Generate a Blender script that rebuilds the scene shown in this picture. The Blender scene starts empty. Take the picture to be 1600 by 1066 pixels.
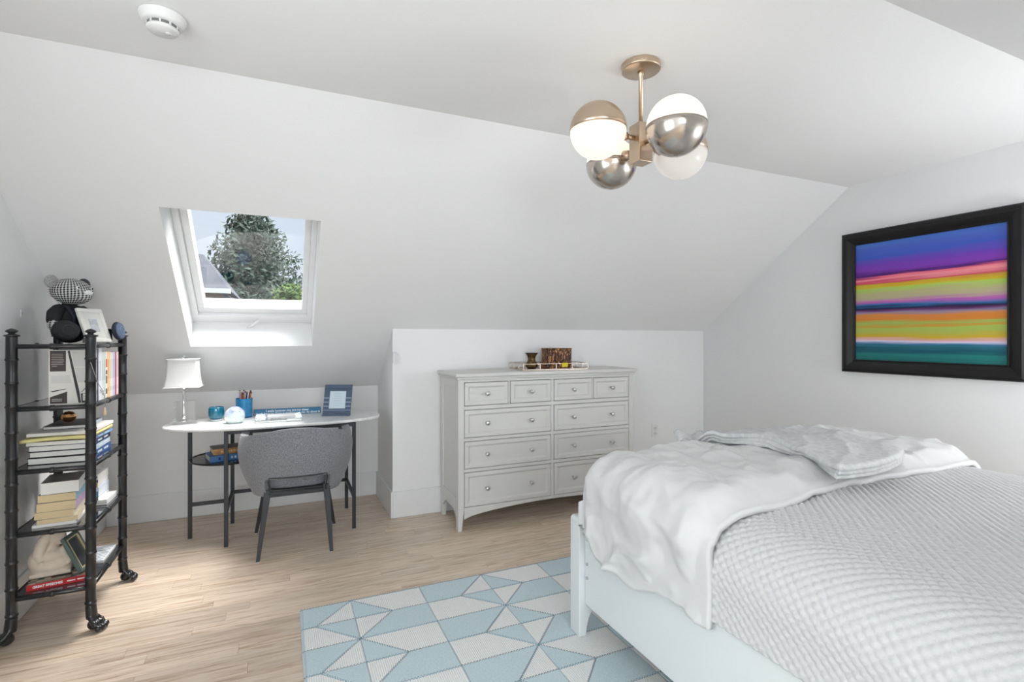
import bpy, bmesh, math, random
from mathutils import Vector, Matrix, noise
from math import sin, cos, pi, sqrt, radians

scene = bpy.context.scene
C = scene.collection
PI = pi

# ---------------------------------------------------------------- camera
YAW = math.atan2(358.0, 803.0)
cam_d = bpy.data.cameras.new('camera')
cam = bpy.data.objects.new('camera', cam_d)
C.objects.link(cam)
cam.location = (0, 0, 1.3)
cam.rotation_euler = (PI / 2, 0, -YAW)
cam_d.sensor_width = 36.0
cam_d.lens = 803.0 / 1600.0 * 36.0
cam_d.shift_y = -6.0 / 1600.0
cam_d.clip_start = 0.02
cam_d.clip_end = 300
scene.camera = cam

# ---------------------------------------------------------------- view + sky
vs = scene.view_settings
vs.view_transform = 'Standard'
vs.look = 'None'
vs.gamma = 1.0
vs.use_curve_mapping = False
vs.exposure = 0.22

world = bpy.data.worlds.new('sky')
scene.world = world
world.use_nodes = True
wn = world.node_tree.nodes
wl = world.node_tree.links
wn.clear()
w_out = wn.new('ShaderNodeOutputWorld')
w_bg = wn.new('ShaderNodeBackground')
w_tc = wn.new('ShaderNodeTexCoord')
w_sep = wn.new('ShaderNodeSeparateXYZ')
w_ramp = wn.new('ShaderNodeValToRGB')
wl.new(w_tc.outputs['Generated'], w_sep.inputs[0])
wl.new(w_sep.outputs['Z'], w_ramp.inputs[0])
w_ramp.color_ramp.elements[0].position = 0.0
w_ramp.color_ramp.elements[0].color = (0.80, 0.88, 0.96, 1)
w_ramp.color_ramp.elements[1].position = 0.6
w_ramp.color_ramp.elements[1].color = (0.58, 0.74, 0.94, 1)
wl.new(w_ramp.outputs[0], w_bg.inputs[0])
w_bg.inputs['Strength'].default_value = 0.83
wl.new(w_bg.outputs[0], w_out.inputs[0])

# soft hazy sun, high over the skylight side of the roof
sun_d = bpy.data.lights.new('sun', 'SUN')
sun_d.energy = 15.0
sun_d.angle = radians(50)
sun_d.color = (1.0, 0.97, 0.93)
sun = bpy.data.objects.new('sun', sun_d)
C.objects.link(sun)
sun.rotation_euler = (-Vector((0.36, 0.12, 0.92))).to_track_quat('-Z', 'Y').to_euler()

# daylight entering through the dormer windows behind the camera
def daylight(name, loc, sx, sy, rot, power):
    d = bpy.data.lights.new(name, 'AREA')
    d.shape = 'RECTANGLE'
    d.size = sx
    d.size_y = sy
    d.energy = power
    d.color = (0.91, 0.97, 1.0)
    o = bpy.data.objects.new(name, d)
    C.objects.link(o)
    o.location = loc
    o.rotation_euler = rot
    return o
daylight('dormer_window_daylight', (-0.03, -3.58, 1.66), 1.9, 1.0, (PI / 2 - radians(14), 0, 0), 76)
# fill light at an added, unseen window in the left gable wall
daylight('gable_fill_light', (-1.27, 0.35, 1.40), 1.5, 1.3, (PI / 2 + radians(14), 0, -PI / 2), 32)
# added bedside lamp, out of view, brightens the right side of the room
bs_d = bpy.data.lights.new('bedside_fill_bulb', 'POINT')
bs_d.shadow_soft_size = 0.10
bs_d.energy = 39
bs_d.color = (0.95, 0.98, 1.0)
bs = bpy.data.objects.new('bedside_fill_bulb', bs_d)
C.objects.link(bs)
bs.location = (3.24, 0.12, 1.10)

# ================================================================ helpers
MATS = {}
def nmat(name):
    m = bpy.data.materials.new(name)
    m.use_nodes = True
    nt = m.node_tree
    b = nt.nodes['Principled BSDF']
    return m, nt, b

def mat(col, rough=0.6, metal=0.0, bump=0.0, scale=60.0, var=0.0, spec=0.5, stretch=None, key=None,
        emit=None, emit_s=0.0, trans=0.0, ior=1.45, alpha=1.0, coat=0.0, sheen=0.0):
    k = key or (tuple(col), rough, metal, bump, scale, var, spec, stretch, emit, emit_s, trans, alpha, coat, sheen, ior)
    if k in MATS:
        return MATS[k]
    m, nt, b = nmat('mat_%03d' % len(MATS))
    b.inputs['Base Color'].default_value = (*col, 1)
    b.inputs['Roughness'].default_value = rough
    b.inputs['Metallic'].default_value = metal
    b.inputs['Specular IOR Level'].default_value = spec
    b.inputs['IOR'].default_value = ior
    b.inputs['Transmission Weight'].default_value = trans
    b.inputs['Alpha'].default_value = alpha
    b.inputs['Coat Weight'].default_value = coat
    b.inputs['Sheen Weight'].default_value = sheen
    if emit:
        b.inputs['Emission Color'].default_value = (*emit, 1)
        b.inputs['Emission Strength'].default_value = emit_s
    if bump or var:
        tc = nt.nodes.new('ShaderNodeTexCoord')
        mp = nt.nodes.new('ShaderNodeMapping')
        nt.links.new(tc.outputs['Object'], mp.inputs[0])
        if stretch:
            mp.inputs['Scale'].default_value = stretch
        nz = nt.nodes.new('ShaderNodeTexNoise')
        nz.inputs['Scale'].default_value = scale
        nz.inputs['Detail'].default_value = 4
        nt.links.new(mp.outputs[0], nz.inputs['Vector'])
        if bump:
            bp = nt.nodes.new('ShaderNodeBump')
            bp.inputs['Strength'].default_value = bump
            bp.inputs['Distance'].default_value = 0.004
            nt.links.new(nz.outputs['Fac'], bp.inputs['Height'])
            nt.links.new(bp.outputs[0], b.inputs['Normal'])
        if var:
            rp = nt.nodes.new('ShaderNodeValToRGB')
            rp.color_ramp.elements[0].position = 0.3
            rp.color_ramp.elements[1].position = 0.7
            rp.color_ramp.elements[0].color = (*[max(0, c * (1 - var)) for c in col], 1)
            rp.color_ramp.elements[1].color = (*[min(1, c * (1 + var)) for c in col], 1)
            nt.links.new(nz.outputs['Fac'], rp.inputs[0])
            nt.links.new(rp.outputs[0], b.inputs['Base Color'])
    MATS[k] = m
    return m

def glass_mat(name, col=(1, 1, 1), rough=0.02, clear=0.85, tint=None):
    """thin clear glass: mostly transparent with a glossy skin"""
    if name in MATS:
        return MATS[name]
    m, nt, b = nmat(name)
    nt.nodes.remove(b)
    out = nt.nodes['Material Output']
    tr = nt.nodes.new('ShaderNodeBsdfTransparent')
    tr.inputs[0].default_value = (*(tint or col), 1)
    gl = nt.nodes.new('ShaderNodeBsdfGlossy')
    gl.inputs['Roughness'].default_value = rough
    gl.inputs[0].default_value = (*col, 1)
    fr = nt.nodes.new('ShaderNodeLayerWeight')
    pwr = nt.nodes.new('ShaderNodeMath')
    pwr.operation = 'POWER'
    pwr.inputs[1].default_value = 5.0
    nt.links.new(fr.outputs['Facing'], pwr.inputs[0])
    ma = nt.nodes.new('ShaderNodeMath')
    ma.operation = 'ADD'
    ma.inputs[1].default_value = 1.0 - clear
    ma.use_clamp = True
    nt.links.new(pwr.outputs[0], ma.inputs[0])
    mx = nt.nodes.new('ShaderNodeMixShader')
    nt.links.new(ma.outputs[0], mx.inputs[0])
    nt.links.new(tr.outputs[0], mx.inputs[1])
    nt.links.new(gl.outputs[0], mx.inputs[2])
    nt.links.new(mx.outputs[0], out.inputs[0])
    MATS[name] = m
    return m

def set_ramp(rp, stops):
    el = rp.color_ramp.elements
    el[0].position = stops[0][0]; el[0].color = (*stops[0][1], 1)
    el[1].position = stops[-1][0]; el[1].color = (*stops[-1][1], 1)
    for p, c in stops[1:-1]:
        e = el.new(p); e.color = (*c, 1)

class MB:
    def __init__(self):
        self.v = []
        self.f = []
    def add(self, vs_, fs):
        n = len(self.v)
        self.v += [tuple(p) for p in vs_]
        self.f += [tuple(i + n for i in q) for q in fs]
        return self
    def box(self, x0, x1, y0, y1, z0, z1, M=None):
        p = [(x0, y0, z0), (x1, y0, z0), (x1, y1, z0), (x0, y1, z0), (x0, y0, z1), (x1, y0, z1), (x1, y1, z1), (x0, y1, z1)]
        if M is not None:
            p = [M @ Vector(q) for q in p]
        return self.add(p, [(0, 3, 2, 1), (4, 5, 6, 7), (0, 1, 5, 4), (1, 2, 6, 5), (2, 3, 7, 6), (3, 0, 4, 7)])
    def cyl(self, p0, p1, r0, r1=None, n=16, caps=True):
        r1 = r0 if r1 is None else r1
        p0 = Vector(p0); p1 = Vector(p1)
        d = (p1 - p0).normalized()
        a = d.orthogonal().normalized()
        b = d.cross(a)
        vs_ = []
        for p, r in ((p0, r0), (p1, r1)):
            for i in range(n):
                t = 2 * PI * i / n
                vs_.append(p + a * (r * cos(t)) + b * (r * sin(t)))
        fs = [(i, (i + 1) % n, n + (i + 1) % n, n + i) for i in range(n)]
        if caps:
            fs.append(tuple(range(n - 1, -1, -1)))
            fs.append(tuple(range(n, 2 * n)))
        return self.add(vs_, fs)
    def lathe(self, prof, n=24, c=(0, 0, 0), sx=1.0, sy=1.0):
        vs_ = []
        fs = []
        m = len(prof)
        for r, z in prof:
            for i in range(n):
                t = 2 * PI * i / n
                vs_.append((c[0] + r * cos(t) * sx, c[1] + r * sin(t) * sy, c[2] + z))
        for j in range(m - 1):
            for i in range(n):
                fs.append((j * n + i, j * n + (i + 1) % n, (j + 1) * n + (i + 1) % n, (j + 1) * n + i))
        if prof[0][0] > 1e-6:
            fs.append(tuple(range(n - 1, -1, -1)))
        if prof[-1][0] > 1e-6:
            fs.append(tuple(range((m - 1) * n, m * n)))
        return self.add(vs_, fs)
    def ball(self, c, r, n=16, M=None):
        if not isinstance(r, (tuple, list)):
            r = (r, r, r)
        k = n // 2
        vs_ = [(0, 0, -1)]
        for j in range(1, k):
            ph = -PI / 2 + PI * j / k
            for i in range(n):
                t = 2 * PI * i / n
                vs_.append((cos(ph) * cos(t), cos(ph) * sin(t), sin(ph)))
        vs_.append((0, 0, 1))
        fs = []
        for i in range(n):
            fs.append((0, 1 + (i + 1) % n, 1 + i))
        for j in range(k - 2):
            for i in range(n):
                fs.append((1 + j * n + i, 1 + j * n + (i + 1) % n, 1 + (j + 1) * n + (i + 1) % n, 1 + (j + 1) * n + i))
        L = len(vs_) - 1
        for i in range(n):
            fs.append((L, 1 + (k - 2) * n + i, 1 + (k - 2) * n + (i + 1) % n))
        out = []
        for p in vs_:
            q = Vector((p[0] * r[0], p[1] * r[1], p[2] * r[2]))
            if M is not None:
                q = M @ q
            out.append(q + Vector(c))
        return self.add(out, fs)
    def tube(self, pts, r, n=8):
        pts = [Vector(p) for p in pts]
        rs = r if isinstance(r, (list, tuple)) else [r] * len(pts)
        vs_ = []
        up = None
        for i, p in enumerate(pts):
            d = (pts[min(i + 1, len(pts) - 1)] - pts[max(i - 1, 0)]).normalized()
            if up is None:
                a = d.orthogonal().normalized()
            else:
                a = (up - d * up.dot(d)).normalized()
            up = a
            b = d.cross(a)
            for k in range(n):
                t = 2 * PI * k / n
                vs_.append(p + a * (rs[i] * cos(t)) + b * (rs[i] * sin(t)))
        fs = []
        for j in range(len(pts) - 1):
            for k in range(n):
                fs.append((j * n + k, j * n + (k + 1) % n, (j + 1) * n + (k + 1) % n, (j + 1) * n + k))
        fs.append(tuple(range(n - 1, -1, -1)))
        fs.append(tuple(range((len(pts) - 1) * n, len(pts) * n)))
        return self.add(vs_, fs)
    def prism(self, poly, a0, a1, axis='z'):
        """extrude a 2D polygon; axis z: (x,y) poly, axis x: (y,z) poly, axis y: (x,z) poly"""
        def mk(p, a):
            if axis == 'z': return (p[0], p[1], a)
            if axis == 'x': return (a, p[0], p[1])
            return (p[0], a, p[1])
        n = len(poly)
        vs_ = [mk(p, a0) for p in poly] + [mk(p, a1) for p in poly]
        fs = [tuple(range(n - 1, -1, -1)), tuple(range(n, 2 * n))]
        fs += [(i, (i + 1) % n, n + (i + 1) % n, n + i) for i in range(n)]
        return self.add(vs_, fs)
    def grid(self, fn, nu, nv):
        vs_ = [fn(i / (nu - 1), j / (nv - 1)) for j in range(nv) for i in range(nu)]
        fs = [(j * nu + i, j * nu + i + 1, (j + 1) * nu + i + 1, (j + 1) * nu + i) for j in range(nv - 1) for i in range(nu - 1)]
        return self.add(vs_, fs)
    def mesh(self, name, smooth=False, fix=True):
        me = bpy.data.meshes.new(name)
        me.from_pydata(self.v, [], self.f)
        if fix:
            bm = bmesh.new()
            bm.from_mesh(me)
            bmesh.ops.recalc_face_normals(bm, faces=bm.faces)
            bm.to_mesh(me)
            bm.free()
        if smooth:
            for p in me.polygons:
                p.use_smooth = True
        return me
    def build(self, name, m, parent=None, smooth=False, bevel=0.0, seg=2, sub=0, solid=0.0, remesh=0.0, fix=True, auto=None):
        me = self.mesh(name, smooth, fix)
        me.materials.append(m)
        o = bpy.data.objects.new(name, me)
        C.objects.link(o)
        if parent is not None:
            o.parent = parent
        if remesh:
            md = o.modifiers.new('r', 'REMESH')
            md.mode = 'VOXEL'
            md.voxel_size = remesh
            md.use_smooth_shade = True
            sm = o.modifiers.new('s', 'SMOOTH')
            sm.factor = 0.6
            sm.iterations = 6
        if solid:
            md = o.modifiers.new('so', 'SOLIDIFY')
            md.thickness = solid
            md.offset = -1
        if bevel:
            md = o.modifiers.new('b', 'BEVEL')
            md.width = bevel
            md.segments = seg
            md.limit_method = 'ANGLE'
            md.angle_limit = radians(40)
        if sub:
            md = o.modifiers.new('ss', 'SUBSURF')
            md.levels = sub
            md.render_levels = sub
        return o

def tag(o, label=None, cat=None, group=None, kind=None):
    if label: o['label'] = label
    if cat: o['category'] = cat
    if group: o['group'] = group
    if kind: o['kind'] = kind
    return o
def thing(name, label, cat, loc=(0, 0, 0), rot=(0, 0, 0), group=None):
    o = bpy.data.objects.new(name, None)
    o.empty_display_size = 0.05
    C.objects.link(o)
    o.location = loc
    o.rotation_euler = rot
    return tag(o, label, cat, group)
def struct(o):
    o['kind'] = 'structure'
    return o
def text_part(name, body, size, m, parent, loc, rot, align='CENTER', extrude=0.0003, width=None):
    cu = bpy.data.curves.new(name, 'FONT')
    cu.body = body
    cu.size = size
    cu.align_x = align
    cu.align_y = 'CENTER'
    cu.extrude = extrude
    cu.offset = 0.0006
    cu.resolution_u = 2
    tmp = bpy.data.objects.new('tmp_text', cu)
    C.objects.link(tmp)
    bpy.context.view_layer.update()
    me = bpy.data.meshes.new_from_object(tmp.evaluated_get(bpy.context.evaluated_depsgraph_get()))
    bpy.data.objects.remove(tmp)
    if width:
        xs = [v.co.x for v in me.vertices]
        w = max(xs) - min(xs)
        for v in me.vertices:
            v.co.x *= width / w
    me.materials.clear()
    me.materials.append(m)
    o = bpy.data.objects.new(name, me)
    C.objects.link(o)
    o.parent = parent
    o.location = loc
    o.rotation_euler = rot
    return o
def srgb(r, g, b):
    def f(c):
        c /= 255.0
        return c / 12.92 if c <= 0.04045 else ((c + 0.055) / 1.055) ** 2.4
    return (f(r), f(g), f(b))
def fbm(x, y, z=0.0, o=4):
    return noise.fractal(Vector((x, y, z)), 1.0, 2.0, o)
def sstep(a, b, x):
    t = min(1, max(0, (x - a) / (b - a)))
    return t * t * (3 - 2 * t)

# ================================================================ room shell
XL, XR = -1.12, 3.65          # gable walls
YB, YD, XD = 4.35, 3.72, 0.72  # knee wall behind desk, boxed-out knee wall behind dresser, its side
ZC = 2.36                      # flat ceiling
YF1, YF0 = 2.35, 1.0           # folds
SL = 0.73                      # roof slope (rise per run)
YREAR = -0.36
YW = -3.4                      # window wall of the unseen wing, set far back to even the light
M_wall = mat((0.86, 0.86, 0.862), 0.85, bump=0.03, scale=350, spec=0.25)
M_ceil = mat((0.90, 0.90, 0.898), 0.9, bump=0.03, scale=350, spec=0.2)
M_trim = mat((0.82, 0.825, 0.83), 0.45, spec=0.45)

# --- floor: slab + oak boards
def plank_mat():
    m, nt, b = nmat('oak_board')
    L = nt.links
    tc = nt.nodes.new('ShaderNodeTexCoord')
    oi = nt.nodes.new('ShaderNodeObjectInfo')
    add = nt.nodes.new('ShaderNodeVectorMath'); add.operation = 'ADD'
    mul = nt.nodes.new('ShaderNodeVectorMath'); mul.operation = 'SCALE'
    cmb = nt.nodes.new('ShaderNodeCombineXYZ')
    L.new(oi.outputs['Random'], cmb.inputs[0]); L.new(oi.outputs['Random'], cmb.inputs[1]); L.new(oi.outputs['Random'], cmb.inputs[2])
    L.new(cmb.outputs[0], mul.inputs[0]); mul.inputs['Scale'].default_value = 37.0
    L.new(tc.outputs['Object'], add.inputs[0]); L.new(mul.outputs[0], add.inputs[1])
    mp = nt.nodes.new('ShaderNodeMapping'); mp.inputs['Scale'].default_value = (1.6, 22.0, 22.0)
    L.new(add.outputs[0], mp.inputs[0])
    n1 = nt.nodes.new('ShaderNodeTexNoise'); n1.inputs['Scale'].default_value = 2.2; n1.inputs['Detail'].default_value = 7; n1.inputs['Distortion'].default_value = 1.2
    L.new(mp.outputs[0], n1.inputs['Vector'])
    mp2 = nt.nodes.new('ShaderNodeMapping'); mp2.inputs['Scale'].default_value = (6.0, 160.0, 160.0)
    L.new(add.outputs[0], mp2.inputs[0])
    n2 = nt.nodes.new('ShaderNodeTexNoise'); n2.inputs['Scale'].default_value = 1.5; n2.inputs['Detail'].default_value = 3
    L.new(mp2.outputs[0], n2.inputs['Vector'])
    r1 = nt.nodes.new('ShaderNodeValToRGB')
    r1.color_ramp.elements[0].position = 0.32; r1.color_ramp.elements[0].color = (*srgb(186, 158, 132), 1)
    r1.color_ramp.elements[1].position = 0.62; r1.color_ramp.elements[1].color = (*srgb(226, 209, 191), 1)
    e = r1.color_ramp.elements.new(0.46); e.color = (*srgb(214, 194, 173), 1)
    L.new(n1.outputs['Fac'], r1.inputs[0])
    mr = nt.nodes.new('ShaderNodeMapRange'); mr.inputs['To Min'].default_value = 0.88; mr.inputs['To Max'].default_value = 1.08
    L.new(oi.outputs['Random'], mr.inputs['Value'])
    mr2 = nt.nodes.new('ShaderNodeMapRange'); mr2.inputs['From Min'].default_value = 0.3; mr2.inputs['From Max'].default_value = 0.7; mr2.inputs['To Min'].default_value = 0.95; mr2.inputs['To Max'].default_value = 1.04
    L.new(n2.outputs['Fac'], mr2.inputs['Value'])
    mm = nt.nodes.new('ShaderNodeMath'); mm.operation = 'MULTIPLY'
    L.new(mr.outputs[0], mm.inputs[0]); L.new(mr2.outputs[0], mm.inputs[1])
    sc = nt.nodes.new('ShaderNodeVectorMath'); sc.operation = 'SCALE'
    L.new(r1.outputs[0], sc.inputs[0]); L.new(mm.outputs[0], sc.inputs['Scale'])
    L.new(sc.outputs[0], b.inputs['Base Color'])
    b.inputs['Roughness'].default_value = 0.36
    b.inputs['Specular IOR Level'].default_value = 0.45
    bp = nt.nodes.new('ShaderNodeBump'); bp.inputs['Strength'].default_value = 0.08; bp.inputs['Distance'].default_value = 0.002
    L.new(n2.outputs['Fac'], bp.inputs['Height']); L.new(bp.outputs[0], b.inputs['Normal'])
    return m
M_plank = plank_mat()
floor = struct(MB().box(XL - 0.12, XR + 0.12, YW - 0.15, YB + 0.12, -0.12, -0.010).build('floor', mat(srgb(120, 85, 60), 0.7)))
rng = random.Random(5)
PW = 0.0755
row = 0
y = YB - 0.002
while y > 0.35:
    x = XL - rng.uniform(0.0, 0.7)
    while x < XR:
        ln = rng.uniform(0.65, 1.45)
        a, b_ = max(x, XL), min(x + ln, XR)
        if XR - b_ < 0.25:
            b_ = XR
        if b_ - a > 0.05:
            g = 0.0006
            o = MB().box(-(b_ - a) / 2 + g, (b_ - a) / 2 - g, -PW / 2 + g, PW / 2 - g, -0.0095, 0).build('floor_plank', M_plank, floor)
            o.location = ((a + b_) / 2, y - PW / 2, -rng.uniform(0, 0.0004))
        x = max(b_, x + ln)
        if b_ == XR:
            break
    y -= PW
    row += 1
rear_floor = o = MB().box(XL, XR, YW, y, -0.0095, 0).build('floor_boards_rear', M_plank, floor)

# --- gable walls (profile in YZ)
def slope_z(yy):
    return 0.9 + (YB - yy) * SL
gable_r = [(YREAR - 0.1, 0), (YB + 0.12, 0), (YB + 0.12, slope_z(YB + 0.12)), (YF1, ZC), (YF0, ZC), (YREAR - 0.1, ZC - (YF0 - YREAR + 0.1) * SL)]
GW = (-0.42, 1.12, 0.72, 2.08)     # added, unseen window opening in the left gable wall: y0, y1, z0, z1
gl_ = MB()
gl_.prism([(GW[1], -0.1), (YB + 0.12, -0.1), (YB + 0.12, slope_z(YB + 0.12) + 0.05), (YF1, ZC + 0.05), (GW[1], ZC + 0.05)], XL - 0.12, XL, 'x')
gl_.box(XL - 0.12, XL, YW - 0.1, GW[0], -0.1, ZC + 0.05)
gl_.box(XL - 0.12, XL, GW[0], GW[1], -0.1, GW[2])
gl_.box(XL - 0.12, XL, GW[0], GW[1], GW[3], ZC + 0.05)
struct(gl_.build('wall_left', M_wall))
w3 = struct(MB().box(XL - 0.08, XL - 0.03, 0.32, 0.38, GW[2], GW[3]).build('added_gable_window', M_trim))  # unseen window, added to let fill light in
for a, b_ in ((GW[0], GW[0] + 0.05), (GW[1] - 0.05, GW[1])):
    MB().box(XL - 0.08, XL - 0.03, a, b_, GW[2], GW[3]).build('window_stile', M_trim, w3)
for a, b_ in ((GW[2], GW[2] + 0.05), (GW[3] - 0.05, GW[3]), (1.38, 1.42)):
    MB().box(XL - 0.075, XL - 0.035, GW[0] + 0.05, GW[1] - 0.05, a, b_).build('window_rail', M_trim, w3)
struct(MB().prism([(a, b - 0.1 if b == 0 else b + 0.05) for a, b in gable_r], XR, XR + 0.12, 'x').build('wall_right', M_wall))
struct(MB().box(XL, XD, YB, YB + 0.12, -0.1, 0.9).build('wall_back', M_wall))
struct(MB().prism([(YD, -0.0094), (YD, slope_z(YD)), (YB + 0.1, slope_z(YB + 0.1)), (YB + 0.1, -0.0094)], XD, XR, 'x').build('wall_back_boxed', M_wall))
# --- flat ceiling
cl = MB().box(XL, XR, YF0, YF1, ZC, ZC + 0.1)
cl.box(XL, 1.05, YW, YF0, ZC, ZC + 0.1)
struct(cl.build('ceiling', M_ceil))
# --- back slope with the skylight opening (shaft square to the roof)
TH = math.atan(SL)
NV = Vector((0, sin(TH), cos(TH)))     # outward normal
UV = Vector((0, -cos(TH), sin(TH)))    # up the slope
P0 = Vector((0, YB, 0.9))
def sp(x, yy, t):
    """point on the slope: x, horizontal position yy at the room face, pushed t outward"""
    base = Vector((x, yy, slope_z(yy)))
    return base + NV * t
SX0, SX1, SY0, SY1 = -0.545, 0.188, 2.945, 3.886
SH = 0.25
def ring(x0, x1, y0, y1, t):
    return [sp(x0, y0, t), sp(x1, y0, t), sp(x1, y1, t), sp(x0, y1, t)]
sm_ = MB()
o_in = ring(XL - 0.02, XR + 0.02, YF1, YB + 0.02, 0); h_in = ring(SX0, SX1, SY0, SY1, 0)
o_out = ring(XL - 0.02, XR + 0.02, YF1, YB + 0.3, SH); h_out = ring(SX0, SX1, SY0, SY1, SH)
sm_.add(o_in + h_in + o_out + h_out,
        [(i, (i + 1) % 4, 4 + (i + 1) % 4, 4 + i) for i in range(4)] +
        [(8 + i, 12 + i, 12 + (i + 1) % 4, 8 + (i + 1) % 4) for i in range(4)] +
        [(4 + i, 4 + (i + 1) % 4, 12 + (i + 1) % 4, 12 + i) for i in range(4)] +
        [(i, 8 + i, 8 + (i + 1) % 4, (i + 1) % 4) for i in range(4)])
struct(sm_.build('ceiling_slope_back', M_wall))
# --- front slope over the bed head, dormer cheek, dormer window wall
def fz(yy): return ZC - (YF0 - yy) * SL
struct(MB().prism([(YF0, ZC), (YREAR, fz(YREAR)), (YREAR, fz(YREAR) + 0.12), (YF0, ZC + 0.12)], 1.05, XR, 'x').build('ceiling_slope_front', M_wall))
struct(MB().box(1.05, XR, YREAR - 0.1, YREAR, -0.1, fz(YREAR) + 0.1).build('wall_front', M_wall))
struct(MB().prism([(YW, -0.0094), (YREAR, -0.0094), (YREAR, fz(YREAR)), (YF0, ZC), (YW, ZC)], 1.05, 1.13, 'x').build('wall_dormer_side', M_wall))
WX0, WX1, WZ0, WZ1 = -0.98, 0.92, 0.35, 2.16
dw = MB()
dw.box(XL, 1.05, YW - 0.1, YW, -0.0094, WZ0)
dw.box(XL, 1.05, YW - 0.1, YW, WZ1, ZC)
dw.box(XL, WX0, YW - 0.1, YW, WZ0, WZ1)
dw.box(WX1, 1.05, YW - 0.1, YW, WZ0, WZ1)
struct(dw.build('wall_dormer', M_wall))
w2 = struct(MB().box(-0.06, 0.0, YW - 0.08, YW - 0.01, WZ0, WZ1).build('window_2', M_trim))
for a, b_ in ((WX0, WX0 + 0.06), (WX1 - 0.06, WX1)):
    MB().box(a, b_, YW - 0.08, YW - 0.01, WZ0, WZ1).build('window_stile', M_trim, w2)
for a, b_ in ((WZ0, WZ0 + 0.06), (WZ1 - 0.06, WZ1), (1.31, 1.35)):
    MB().box(WX0 + 0.06, WX1 - 0.06, YW - 0.07, YW - 0.02, a, b_).build('window_rail', M_trim, w2)

# --- baseboards
BH = 0.19
def baseboard(name, x0, x1, y0, y1):
    struct(MB().box(x0, x1, y0, y1, 0.0, BH).build(name, M_trim, bevel=0.004))
baseboard('baseboard_left', XL, XL + 0.015, 0.4, YB)
baseboard('baseboard_back', XL + 0.015, XD - 0.015, YB - 0.015, YB)
baseboard('baseboard_boxed_side', XD - 0.015, XD, YD - 0.015, YB)
baseboard('baseboard_boxed', XD, XR - 0.015, YD - 0.015, YD)
baseboard('baseboard_right', XR - 0.015, XR, 0.4, YD)

# --- skylight window (frame, sash, pane, lever)
M_sash = mat((0.86, 0.865, 0.87), 0.35)
wf = MB()
L_S = (SY1 - SY0) / cos(TH)
SB = sp(0, SY1, 0)                 # bottom edge of the shaft on the room face
def sk(x, w, t):
    """skylight coordinates: x, distance w up the slope from the shaft's bottom edge, t outward"""
    return Vector((x, SB.y, SB.z)) + UV * w + NV * t
def sbox(mb, x0, x1, w0, w1, t0, t1):
    p = [sk(x, w, t) for t in (t0, t1) for (x, w) in ((x0, w0), (x1, w0), (x1, w1), (x0, w1))]
    mb.add(p, [(0, 3, 2, 1), (4, 5, 6, 7), (0, 1, 5, 4), (1, 2, 6, 5), (2, 3, 7, 6), (3, 0, 4, 7)])
    return mb
win = struct(sbox(sbox(sbox(sbox(MB(), SX0, SX1, 0, 0.075, 0.20, 0.33), SX0, SX1, L_S - 0.05, L_S, 0.20, 0.33),
                  SX0, SX0 + 0.034, 0.075, L_S - 0.05, 0.20, 0.33), SX1 - 0.032, SX1, 0.075, L_S - 0.05, 0.20, 0.33).build('window_1', M_sash, bevel=0.003))
sbox(MB(), SX0 + 0.034, SX1 - 0.032, 0.075, 0.125, 0.225, 0.31).build('sash_rail', M_sash, win, bevel=0.004)
sbox(MB(), SX0 + 0.034, SX1 - 0.032, L_S - 0.12, L_S - 0.05, 0.225, 0.31).build('sash_rail', M_sash, win, bevel=0.004)
sbox(MB(), SX0 + 0.034, SX0 + 0.074, 0.125, L_S - 0.12, 0.225, 0.31).build('sash_stile', M_sash, win, bevel=0.004)
sbox(MB(), SX1 - 0.066, SX1 - 0.032, 0.125, L_S - 0.12, 0.225, 0.31).build('sash_stile', M_sash, win, bevel=0.004)
sbox(MB(), SX0 + 0.070, SX1 - 0.062, 0.120, L_S - 0.116, 0.27, 0.276).build('window_pane', glass_mat('pane_glass', clear=0.97), win)
for xx in (SX0 + 0.012, SX1 - 0.04):
    sbox(MB(), xx, xx + 0.028, L_S - 0.10, L_S - 0.085, 0.192, 0.21).build('blind_bracket', M_sash, win, bevel=0.002)
hb = MB().tube([sk(-0.16, 0.045, 0.19), sk(-0.16, 0.045, 0.175), sk(-0.19, 0.02, 0.165), sk(-0.225, -0.004, 0.16)], [0.008, 0.009, 0.009, 0.008], 10)
hb.build('window_handle', mat((0.86, 0.86, 0.86), 0.3), win, smooth=True)


# ================================================================ outside
M_leaf = [mat(c, 0.75, var=0.35, scale=3.0, spec=0.2) for c in (srgb(66, 80, 72), srgb(78, 94, 66), srgb(94, 116, 70))]
M_bark = mat(srgb(90, 78, 66), 0.9, bump=0.5, scale=20)
def leaf_cloud(mb, clusters, n, size, rnd):
    tot = sum(c[1] ** 2 for c in clusters)
    for c, r in clusters:
        k = int(n * r * r / tot)
        for _ in range(k):
            d = Vector((rnd.gauss(0, 1), rnd.gauss(0, 1), rnd.gauss(0, 1))).normalized() * r * (rnd.random() ** 0.45)
            p = Vector(c) + Vector((d.x, d.y, d.z * 0.75))
            a = Vector((rnd.gauss(0, 1), rnd.gauss(0, 1), rnd.gauss(0, 1))).normalized()
            b = a.orthogonal().normalized()
            s = size * rnd.uniform(0.5, 1.25)
            mb.add([p - a * s, p + b * s * 0.45, p + a * s, p - b * s * 0.45], [(0, 1, 2, 3)])
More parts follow.
